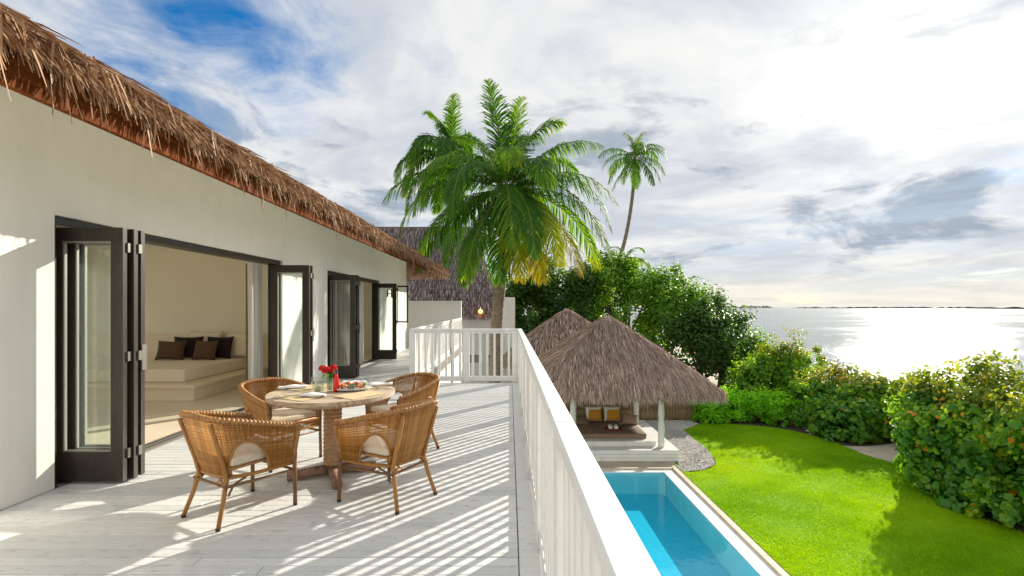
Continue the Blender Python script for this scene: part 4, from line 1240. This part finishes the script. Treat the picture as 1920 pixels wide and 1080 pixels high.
o = MB().box((-0.63, 23.4, G), (0.27, 23.62, 1.92), 0.006).build('garden_wall', M['plaster']); tag(o, 'tall narrow white wall beside the palm trunk', 'wall')
lp = empty('hanging_lamp', (-1.38, 23.75, 1.25), 0, 'glowing orange lamp under the neighbouring thatched eave', 'lamp')
MB().lathe([(0.02, 0.11), (0.085, 0.04), (0.10, 0.0), (0.08, -0.06), (0.02, -0.10)], 14).build('globe', M['bulb'], lp, None, True)
MB().tube([(0, 0, 0.11), (0, 0.1, 0.2), (0, 0.75, 0.2)], 0.012, 5).build('bracket', M['black'], lp)

# ================================================================== VEGETATION
def frond_mesh(rg, az, el, L, droop, npair=96, lmax=1.0, wl=0.042, hang=0.55, twist=0.0):
    """one palm leaf: rachis plus two rows of bent leaflets"""
    az, el = R(az), R(el)
    n = 26
    P = [np.zeros(3)]; T = []
    e = el; a = az
    for i in range(n):
        k = i / (n - 1)
        t = np.array([math.cos(e) * math.cos(a), math.cos(e) * math.sin(a), math.sin(e)])
        T.append(t); P.append(P[-1] + t * L / n)
        e -= 1.75 * droop / n * (0.35 + 1.3 * k) * max(0.15, math.cos(e) + 0.25 if e > -1.2 else 0.15)
        a += twist / n
    P = np.array(P[:n]); T = np.array(T)
    ks = np.linspace(0.10, 0.995, npair)
    pos = np.stack([np.interp(ks, np.linspace(0, 1, n), P[:, j]) for j in range(3)], 1)
    tan = unit(np.stack([np.interp(ks, np.linspace(0, 1, n), T[:, j]) for j in range(3)], 1))
    up0 = np.array([0, 0, 1.0])
    side0 = np.array([-math.sin(az), math.cos(az), 0.0])          # stays horizontal
    roll = rg.normal(0, 0.25)
    V, F, Rn = [], [], []
    lens = lmax * (np.sin(PI * np.clip(ks * 0.93 + 0.06, 0, 1)) ** 0.55) * (0.78 + 0.36 * rg.random(npair)) * np.where(rg.random(npair) < 0.05, 0.35, 1.0)
    base_r = np.clip(rg.normal(0.42, 0.16), 0.05, 0.95)
    hang = hang * (0.9 if el > 1.0 else 1.75)
    for sgn in (-1, 1):
        nrm = unit(np.cross(np.tile(side0, (npair, 1)), tan) * -1)
        nrm = np.where(nrm[:, 2:3] < 0, -nrm, nrm) if abs(el) < 1.2 else nrm
        sd = unit(sgn * side0 * math.cos(roll) + nrm * math.sin(roll) * sgn)
        d = unit(sd * 0.78 + tan * ((0.95 if el > 1.05 else 0.45) + 0.5 * ks[:, None] ** 2) + nrm * 0.20 + rg.normal(0, 0.12, (npair, 3)))
        w = wl * (0.7 + 0.5 * np.sin(PI * ks))[:, None]
        p0 = pos
        g = np.array([0, 0, -1.0])
        d1 = unit(d + g * hang * 0.30); d2 = unit(d + g * hang * 1.0); d3 = unit(d + g * hang * 2.2)
        l = lens[:, None]
        p1 = p0 + d1 * l * 0.34; p2 = p1 + d2 * l * 0.34; p3 = p2 + d3 * l * 0.32
        wd = unit(tan - d * np.sum(tan * d, 1, keepdims=True)) * w
        q = np.stack([p0 - wd * 0.3, p0 + wd * 0.3, p1 - wd * 0.5, p1 + wd * 0.5, p2 - wd * 0.38, p2 + wd * 0.38, p3 - wd * 0.06, p3 + wd * 0.06], 1).reshape(-1, 3)
        o = sum(len(v) for v in V)
        b = np.arange(npair)[:, None] * 8 + o
        V.append(q)
        F.append(np.concatenate([b + np.array([[0, 1, 3, 2]]), b + np.array([[2, 3, 5, 4]]), b + np.array([[4, 5, 7, 6]])], 1).reshape(-1, 4))
        Rn.append((np.clip(base_r - 0.08 + 0.30 * ks ** 3 + rg.normal(0, 0.13, npair), 0, 0.96)[:, None] + np.array([[-0.06, 0.0, 0.10]])).clip(0, 1).ravel())
    # rachis: square tube
    rv, rf = [], []
    o = sum(len(v) for v in V)
    for i in range(n):
        rr_ = 0.028 * (1 - 0.85 * i / n)
        u = np.cross(T[i], side0)
        for (c, s) in ((1, 1), (-1, 1), (-1, -1), (1, -1)): rv.append(P[i] + side0 * rr_ * c + u * rr_ * 0.6 * s)
    for i in range(n - 1):
        for k in range(4):
            k2 = (k + 1) % 4; rf.append((o + i * 4 + k, o + i * 4 + k2, o + (i + 1) * 4 + k2, o + (i + 1) * 4 + k))
    V.append(np.array(rv)); F.append(np.array(rf)); Rn.append(np.full(len(rf), 0.97))
    return np_mesh('frond', np.concatenate(V), np.concatenate(F), np.concatenate(Rn))

def palm(label, base, trunk, crown, fronds, seed, r0=0.24, r1=0.15, scale=1.0, npair=96, group='palm trees', wl=0.042, lmax=1.02, coconuts=True):
    rg = np.random.default_rng(seed)
    root = empty('palm_tree', base, 0, label, 'palm tree', group)
    B = Vector(base)
    pts, rad = [], []
    tp = [Vector(p) - B for p in trunk]
    n = 90
    for i in range(n + 1):
        t = i / n * (len(tp) - 1); k = min(int(t), len(tp) - 2); f = t - k
        a = tp[max(k - 1, 0)]; b = tp[k]; c = tp[k + 1]; d = tp[min(k + 2, len(tp) - 1)]
        pts.append(0.5 * (2 * b + (c - a) * f + (2 * a - 5 * b + 4 * c - d) * f * f + (3 * b - a - 3 * c + d) * f ** 3))
        q = i / n
        rad.append((r0 + (r1 - r0) * q ** 0.8) * (1.0 + (0.07 if i % 2 else -0.02)) * (1 + 0.5 * max(0, 0.06 - q) / 0.06))
    MB().tube(pts, rad, 12).build('trunk', M['palm_bark'], root, None, False)
    C = Vector(crown) - B
    for (az, el, L, droop, kind) in fronds:
        me = frond_mesh(rg, az, el, L * scale, droop, npair, lmax * scale, wl, 0.75 if kind == 'dead' else 0.55, rg.normal(0, 0.25))
        o = link('frond', me, M[{'g': 'palm_leaf', 'y': 'palm_old', 'dead': 'palm_dead'}[kind]], root)
        o.location = C + Vector((rg.normal(0, 0.04), rg.normal(0, 0.04), rg.normal(0, 0.05)))
        if kind == 'dead': o['label'] = 'dry brown hanging frond'
    return root

big = [(140, 83, 4.3, 0.22, 'g'), (30, 84, 3.7, 0.35, 'g'), (25, 72, 4.1, 0.85, 'g'), (60, 66, 3.9, 0.7, 'g'), (-12, 50, 4.1, 0.75, 'g'), (35, 50, 3.9, 0.8, 'g'),
       (5, 30, 5.0, 0.85, 'g'), (-22, 22, 5.1, 1.2, 'g'), (-45, 8, 5.0, 1.0, 'g'), (-10, 8, 5.1, 1.15, 'g'), (-62, -14, 4.6, 0.8, 'y'), (-95, 10, 4.4, 1.5, 'g'),
       (-75, -4, 4.5, 1.1, 'g'), (-128, 30, 4.8, 1.4, 'g'), (182, 26, 5.0, 0.85, 'g'), (-165, 16, 5.0, 1.1, 'g'), (-148, -4, 4.8, 1.0, 'g'), (160, 50, 4.0, 0.85, 'g'),
       (135, 66, 3.8, 0.7, 'g'), (90, 30, 4.0, 1.1, 'g'), (60, 15, 4.2, 1.1, 'g'), (125, 18, 4.2, 1.0, 'g'), (-112, -30, 4.4, 0.7, 'g'), (-35, -22, 4.6, 0.75, 'y'),
       (172, -12, 4.8, 0.8, 'g'), (15, -8, 4.8, 0.95, 'g'), (-90, 48, 3.6, 1.2, 'g'), (-60, 40, 3.8, 1.35, 'g'), (-150, 45, 3.9, 1.15, 'g'), (-80, -48, 3.9, 0.5, 'y'), (-40, -62, 3.6, 0.3, 'dead'), (150, -5, 4.4, 1.0, 'g'),
       (-100, -58, 3.9, 0.3, 'g'), (-60, -50, 4.0, 0.4, 'y'), (-135, -42, 4.2, 0.5, 'g')]
palm('large coconut palm with drooping fronds rising behind the short railing', (-0.55, 17.4, G),
     [(-0.55, 17.4, G), (-0.50, 17.4, -1.0), (-0.42, 17.4, 1.2), (-0.20, 17.45, 3.2), (-0.10, 17.5, 4.6), (-0.10, 17.5, 5.55)], (-0.10, 17.5, 5.55), big, 3, 0.23, 0.17)
sec = [(95, 84, 3.6, 0.5, 'g'), (150, 74, 3.6, 0.8, 'g'), (180, 30, 3.6, 1.5, 'g'), (160, 55, 3.4, 1.6, 'g'), (200, 12, 3.7, 1.7, 'g'), (-140, 20, 3.6, 1.8, 'g'), (120, 80, 3.0, 1.4, 'g'), (60, 72, 3.1, 1.8, 'g'), (-100, 50, 3.2, 2.2, 'g'),
       (-60, 20, 3.6, 1.9, 'g'), (170, 68, 3.0, 2.0, 'g'), (20, 30, 3.4, 1.8, 'g'), (90, 20, 3.6, 1.8, 'g'), (140, 10, 3.6, 1.8, 'g'), (-170, -8, 3.6, 1.4, 'g'), (-120, -15, 3.6, 1.3, 'g'),
       (-90, 0, 3.6, 1.9, 'g'), (175, -28, 3.4, 1.0, 'g'), (-150, 60, 3.0, 2.3, 'g'), (-30, 60, 2.8, 2.0, 'g'), (-105, -45, 3.2, 0.8, 'g')]
palm('windswept palm half hidden behind the large palm', (-3.4, 34.0, G), [(-3.4, 34.0, G), (-3.5, 34.0, 2), (-3.7, 34.0, 7), (-3.95, 34.0, 11.6)], (-3.95, 34.0, 11.6), sec, 5, 0.24, 0.16, 1.5, 84, wl=0.08, lmax=0.85)
tall = [(a, e, 2.8, dr * 0.72, k) for (a, e, dr, k) in ((5, 8, 1.3, 'g'), (-35, 30, 1.5, 'g'), (35, 40, 1.3, 'g'), (70, 62, 1.0, 'g'), (110, 70, 0.8, 'g'), (150, 42, 1.3, 'g'), (178, 22, 1.6, 'g'), (-160, 0, 1.4, 'g'),
        (-120, 20, 1.8, 'g'), (-80, 35, 2.0, 'g'), (-20, -20, 1.2, 'g'), (-140, -30, 1.0, 'g'), (-60, -35, 1.0, 'g'), (80, 10, 1.6, 'g'), (130, 5, 1.6, 'g'), (40, 72, 0.9, 'g'), (-100, -50, 0.6, 'g'), (10, 52, 1.4, 'g'), (165, -40, 0.7, 'g'))]
palm('tall slender palm with leaning trunk standing above the green trees', (5.0, 40.0, G), [(5.0, 40, G), (5.5, 40, -1.2), (6.5, 40, 0.6), (7.9, 40, 3.0), (9.2, 40, 6.4), (9.9, 40, 10.2), (10.1, 40, 13.5)], (10.1, 40, 13.5), tall, 7, 0.22, 0.12, 1.2, 50, wl=0.05, lmax=0.72)
low = [(a, e, 2.6, 1.6, 'g') for (a, e) in ((0, 40), (45, 55), (90, 40), (140, 55), (180, 40), (-140, 35), (-90, 45), (-40, 40), (20, 75), (150, 80), (-100, 10))]
palm('palm crown showing just above the tree tops beside the tall palm', (8.6, 37.0, G), [(8.6, 37, G), (8.6, 37, 0), (8.7, 37, 4.6)], (8.7, 37, 4.6), low, 8, 0.2, 0.14, 1.0, 34, wl=0.06, lmax=0.6)
palm('small palm tuft peeking over the neighbouring roof ridge', (-9.2, 37.0, G), [(-9.2, 37, G), (-9.2, 37, 3), (-9.2, 37, 6.2)], (-9.2, 37, 6.2), low, 9, 0.2, 0.14, 0.8, 30, wl=0.06, lmax=0.6)

def foliage(rg, C, Rx, Ry, Rz, nclump, nleaf, size, cl=(0.25, 0.5), shell=0.55, zmin=None, upb=0.55, aspect=0.62, skirt=False):
    """leaf centres and normals: clumps spread through an uneven ellipsoid"""
    d = sphere_dirs(nclump, rg)
    d[:, 2] = np.where(d[:, 2] < (-0.97 if skirt else -0.55), -d[:, 2], d[:, 2])
    lump = 1 + 0.16 * np.sin(4.1 * d[:, 0] + 2 * d[:, 2] + rg.random() * 6) + 0.12 * np.sin(7.3 * d[:, 1] - 5 * d[:, 0] + rg.random() * 6) + 0.10 * np.sin(9 * d[:, 2] + 3)
    r = (shell + (1 - shell) * rg.random(nclump) ** 0.6) * lump
    cc = d * r[:, None] * np.array([Rx, Ry, Rz])
    if skirt:
        hz = np.maximum(np.linalg.norm(d[:, :2], axis=1), 0.25); lo = d[:, 2] < 0.1
        k = np.where(lo, np.minimum(0.93 / hz, 2.6), 1.0); cc[:, 0] *= k; cc[:, 1] *= k
    cr = rg.uniform(cl[0], cl[1], nclump)
    ld = sphere_dirs(nclump * nleaf, rg).reshape(nclump, nleaf, 3)
    lr = rg.random((nclump, nleaf, 1)) ** 0.45
    P = (cc[:, None] + ld * lr * cr[:, None, None]).reshape(-1, 3)
    up = (ld * 0.8 + d[:, None] * 0.55 + np.array([0, 0, upb]) + rg.normal(0, 0.35, ld.shape)).reshape(-1, 3)
    tint = np.repeat(rg.normal(0.0, 0.16, nclump), nleaf) + rg.normal(0.45, 0.17, nclump * nleaf)
    P = P + np.array(C)
    if zmin is not None:
        k = P[:, 2] > zmin; P, up, tint = P[k], up[k], tint[k]
    return P, up, np.clip(tint, 0, 1), cc + np.array(C)

def shrub(name, label, cat, pos, Rx, Ry, H, nclump, nleaf, size, mat, seed, group, stems=9, cl=(0.22, 0.42), top=None, aspect=0.72, shell=0.55):
    rg = np.random.default_rng(seed)
    root = empty(name, (pos[0], pos[1], G), 0, label, cat, group)
    P, up, tint, cc = foliage(rg, (0, 0, H * 0.50), Rx, Ry, H * 0.50, nclump, nleaf, size, cl, shell, 0.05, aspect=aspect, skirt=True)
    # loose sprigs breaking the outline
    ns = int(nclump * 0.45); sd_ = sphere_dirs(ns, rg); sd_[:, 2] = np.abs(sd_[:, 2]) * 1.1 + 0.05; sd_ = unit(sd_)
    sc_ = sd_ * rg.uniform(0.98, 1.28, (ns, 1)) * np.array([Rx, Ry, H * 0.5]) + np.array([0, 0, H * 0.5])
    k_ = 16
    sp = (sc_[:, None] + rg.normal(0, 1, (ns, k_, 3)) * np.array([0.07, 0.07, 0.11])).reshape(-1, 3)
    P = np.concatenate([P, sp]); up = np.concatenate([up, np.repeat(sd_, k_, 0) + rg.normal(0, 0.7, (ns * k_, 3)) + np.array([0, 0, 0.4])])
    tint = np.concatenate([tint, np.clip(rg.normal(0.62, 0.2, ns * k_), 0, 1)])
    sz = size * np.clip(rg.lognormal(-0.08, 0.33, len(P)), 0.4, 1.7)
    sz[-ns * k_:] *= 0.7
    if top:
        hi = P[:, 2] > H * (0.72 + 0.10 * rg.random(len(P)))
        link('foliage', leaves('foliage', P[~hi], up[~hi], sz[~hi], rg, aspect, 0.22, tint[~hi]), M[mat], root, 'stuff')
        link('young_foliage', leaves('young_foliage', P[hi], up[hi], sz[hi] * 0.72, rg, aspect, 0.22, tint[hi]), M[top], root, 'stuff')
    else:
        link('foliage', leaves('foliage', P, up, sz, rg, aspect, 0.22, tint), M[mat], root, 'stuff')
    idx = rg.choice(len(cc), min(stems, len(cc)), replace=False)
    for i in idx:
        e = cc[i]; b = np.array([e[0] * 0.25, e[1] * 0.25, 0.0]); m = b * 0.5 + e * 0.5 + np.array([0, 0, 0.12]) + rg.normal(0, 0.06, 3)
        MB().tube([b, m, e], [0.032, 0.022, 0.009], 6).build('stem', M['bark'], root, None, True)
    return root

def tree(label, pos, zc, Rx, Ry, Rz, nclump, nleaf, size, mat, seed, group='broadleaf trees behind the pavilion', cl=(0.45, 0.9), shell=0.45, second=None):
    rg = np.random.default_rng(seed)
    root = empty('broadleaf_tree', (pos[0], pos[1], G), 0, label, 'tree', group)
    P, up, tint, cc = foliage(rg, (0, 0, zc - G), Rx, Ry, Rz, nclump, nleaf, size, cl, shell, 0.15)
    link('crown', leaves('crown', P, up, size * rg.uniform(0.6, 1.3, len(P)), rg, 0.66, 0.2, tint), M[mat], root, 'stuff')
    h = zc - G
    MB().tube([(0, 0, -0.1), (0.08, 0.05, h * 0.35), (-0.05, 0.1, h * 0.75), (0.0, 0, h * 1.1)], [0.20, 0.16, 0.11, 0.05], 9).build('trunk', M['bark'], root, None, True)
    for i in rg.choice(len(cc), 9, replace=False):
        e = cc[i]; b = np.array([0, 0, h * rg.uniform(0.3, 0.75)])
        MB().tube([b, (b + e) / 2 + rg.normal(0, 0.12, 3), e], [0.08, 0.05, 0.018], 6).build('limb', M['bark'], root, None, True)
    return root
# --- trees behind the pavilions: silhouette falls from the palm to the sea
tree('dark tree filling the gap beside the tall white wall', (1.5, 29.5), 0.0, 2.8, 2.2, 3.2, 60, 90, 0.24, 'leaf_dark', 101)
tree('tall dark tree right behind the rear pavilion roof', (4.4, 30.5), 1.3, 3.0, 2.4, 3.7, 80, 100, 0.22, 'leaf_dark', 102)
tree('bright green tree under the leaning palm trunk', (7.0, 30.0), 1.3, 2.7, 2.3, 3.3, 80, 105, 0.20, 'leaf_mid', 103)
tree('rounded green tree above the ridge of the front pavilion', (9.2, 29.0), 0.4, 2.4, 2.1, 3.3, 80, 105, 0.19, 'leaf_mid', 104)
tree('dark glossy tree overhanging the lawn end of the pavilion roof', (10.0, 26.0), -0.9, 2.2, 2.0, 2.5, 80, 110, 0.17, 'leaf_dark', 105)
tree('upright evergreen tree at the seaward end of the tree belt', (11.7, 27.5), -0.8, 1.7, 1.7, 2.7, 80, 110, 0.17, 'leaf_dark', 106)
tree('loose topped tree standing against the sea beside the thatched hut', (13.2, 28.0), -1.7, 1.25, 1.3, 1.9, 70, 100, 0.17, 'leaf_mid', 107)
tree('pale tree far behind the neighbouring house', (-3.5, 38.0), 1.0, 3.6, 2.4, 4.0, 60, 80, 0.28, 'leaf_dark', 108)
tree('dark tree deep behind both pavilions', (4.0, 36.0), 0.2, 4.6, 2.4, 3.8, 80, 90, 0.28, 'leaf_dark', 109)
# --- shrubs along the lawn
HG = 'lime hedge plants beside the bamboo fence'
for i, (x, y) in enumerate(((8.0, 19.75), (8.9, 19.85), (9.8, 19.7), (10.6, 19.3))):
    shrub('hedge_plant', ['lime green hedge plant touching the end of the bamboo fence', 'second lime hedge plant from the bamboo fence', 'third lime hedge plant from the bamboo fence', 'lime hedge plant meeting the taller shrubs'][i], 'hedge', (x, y), 0.68, 0.55, 1.15, 70, 42, 0.15, 'leaf_lime', 200 + i, HG, 5, (0.14, 0.25), aspect=0.42)
SG = 'shrubs along the sea side of the lawn'
shrub('broadleaf_shrub', 'tall shrub with a pointed top against the sea', 'shrub', (12.2, 21.6), 1.2, 1.2, 3.2, 95, 62, 0.16, 'leaf_mid', 211, SG, top='leaf_red')
shrub('broadleaf_shrub', 'green shrub rising behind the lime hedge', 'shrub', (10.9, 21.6), 1.3, 1.1, 2.2, 90, 60, 0.16, 'leaf_mid', 212, SG)
shrub('broadleaf_shrub', 'wide leafy shrub where the lawn curves towards the sea', 'shrub', (12.3, 18.5), 1.5, 1.3, 2.3, 110, 62, 0.155, 'leaf_hib', 213, SG, top='leaf_red')
shrub('broadleaf_shrub', 'dense shrub with red young leaves behind the sandy path', 'shrub', (13.6, 17.6), 1.5, 1.3, 2.15, 110, 62, 0.15, 'leaf_mid', 214, SG, top='leaf_red')
shrub('broadleaf_shrub', 'low spreading shrub in front of the lawn curve', 'shrub', (11.7, 17.2), 0.95, 0.8, 1.45, 70, 52, 0.15, 'leaf_hib', 215, SG, 7)
shrub('broadleaf_shrub', 'shrub at the far end of the sandy path, sea behind it', 'shrub', (14.6, 16.3), 1.4, 1.3, 2.0, 100, 60, 0.15, 'leaf_mid', 216, SG, top='leaf_red')
shrub('broadleaf_shrub', 'shrub between the path and the big round-leaved bush', 'shrub', (14.1, 14.4), 1.5, 1.2, 2.7, 110, 60, 0.145, 'leaf_mid', 217, SG, top='leaf_red')
shrub('broadleaf_shrub', 'big bush with large round leaves spilling onto the lawn', 'shrub', (11.6, 12.0), 1.75, 1.7, 3.0, 400, 66, 0.135, 'leaf_hib', 218, SG, 14, top='leaf_red', aspect=0.85)
shrub('broadleaf_shrub', 'large round-leaved bush cut off by the picture edge', 'shrub', (12.1, 9.7), 1.9, 1.5, 3.05, 360, 64, 0.135, 'leaf_hib', 219, SG, 12, top='leaf_red', aspect=0.85)
shrub('broadleaf_shrub', 'red-topped shrub behind the big round-leaved bush', 'shrub', (14.9, 12.2), 1.6, 1.4, 3.2, 110, 58, 0.15, 'leaf_mid', 220, SG, top='leaf_red')
shrub('broadleaf_shrub', 'tiny low round-leaved plant on the soil at the lawn edge', 'shrub', (10.65, 10.5), 0.7, 0.6, 0.95, 60, 40, 0.14, 'leaf_hib', 221, SG, 4, (0.12, 0.2), aspect=0.85)

# --- grass and pebbles
rg = np.random.default_rng(50)
def scatter(poly, n, y0, y1, rg, bias=1.0):
    px = [p[0] for p in poly]
    x = rg.uniform(min(px), max(px), n); y = y0 + (y1 - y0) * rg.random(n) ** bias
    k = in_poly(x, y, poly)
    return x[k], y[k]
x, y = scatter(LAWN, 420000, 6.5, 19.3, rg, 1.35)
n = len(x)
j_ = 0.13 * rg.random(n) ** 3 * np.where(x > 5.2, 1, 0)
x = x + j_ * rg.normal(0, 1, n); y = y + j_ * rg.normal(0, 1, n)
edge = rg.normal(0, 0.01, n)
h = rg.uniform(0.018, 0.042, n) * (1 + 0.35 * np.sin(x * 2.1 + 1.3 * np.sin(y * 1.7)) * np.sin(y * 2.6))
a = rg.random(n) * 2 * PI; w = 0.0055
lean = rg.normal(0, 0.6, (n, 2)) * h[:, None]
b = np.stack([x, y, np.full(n, G + 0.011)], 1)
s = np.stack([np.cos(a) * w, np.sin(a) * w, np.zeros(n)], 1)
tip = b + np.concatenate([lean, h[:, None]], 1)
V = np.stack([b - s, b + s, tip], 1).reshape(-1, 3)
patch = 0.5 + 0.12 * np.sin(5.1 * x + 1.7 * np.sin(3.3 * y)) * np.sin(4.3 * y + 1.1 * np.sin(2.9 * x)) + 0.20 * np.sin(x * 0.9 + 2.0 * np.sin(y * 0.55)) + 0.18 * np.sin(y * 1.3 - x * 0.7)
me = np_mesh('grass', V, np.arange(3 * n).reshape(-1, 3), np.clip(patch + rg.normal(0, 0.2, n), 0, 1))
o = link('grass', me, M['grass'], None, 'stuff'); tag(o, 'short bright green lawn grass', 'grass')
# pebbles: squashed octahedra
x, y = scatter(PEB, 26000, 13.6, 19.9, rg)
n = len(x)
r = rg.uniform(0.010, 0.024, n)
oc = np.array([[1, 0, 0], [0, 1, 0], [-1, 0, 0], [0, -1, 0], [0.1, 0.1, 0.7], [0, 0, -0.5]])
J = oc[None] * (1 + rg.normal(0, 0.18, (n, 6, 3)))
a = rg.random(n) * 6.28
ca, sa = np.cos(a)[:, None], np.sin(a)[:, None]
Jx = J[..., 0] * ca - J[..., 1] * sa; Jy = J[..., 0] * sa + J[..., 1] * ca
V = np.stack([Jx, Jy, J[..., 2]], 2) * r[:, None, None] + np.stack([x, y, G + 0.012 + rg.random(n) * 0.02], 1)[:, None]
f = np.array([[0, 1, 4], [1, 2, 4], [2, 3, 4], [3, 0, 4]])
F = (np.arange(n)[:, None, None] * 6 + f[None]).reshape(-1, 3)
me = np_mesh('pebbles', V.reshape(-1, 3), F, np.repeat(rg.random(n), 4))
o = link('pebbles', me, M['pebble'], None, 'stuff'); tag(o, 'white pebble strip between the pavilion and the lawn', 'pebbles')
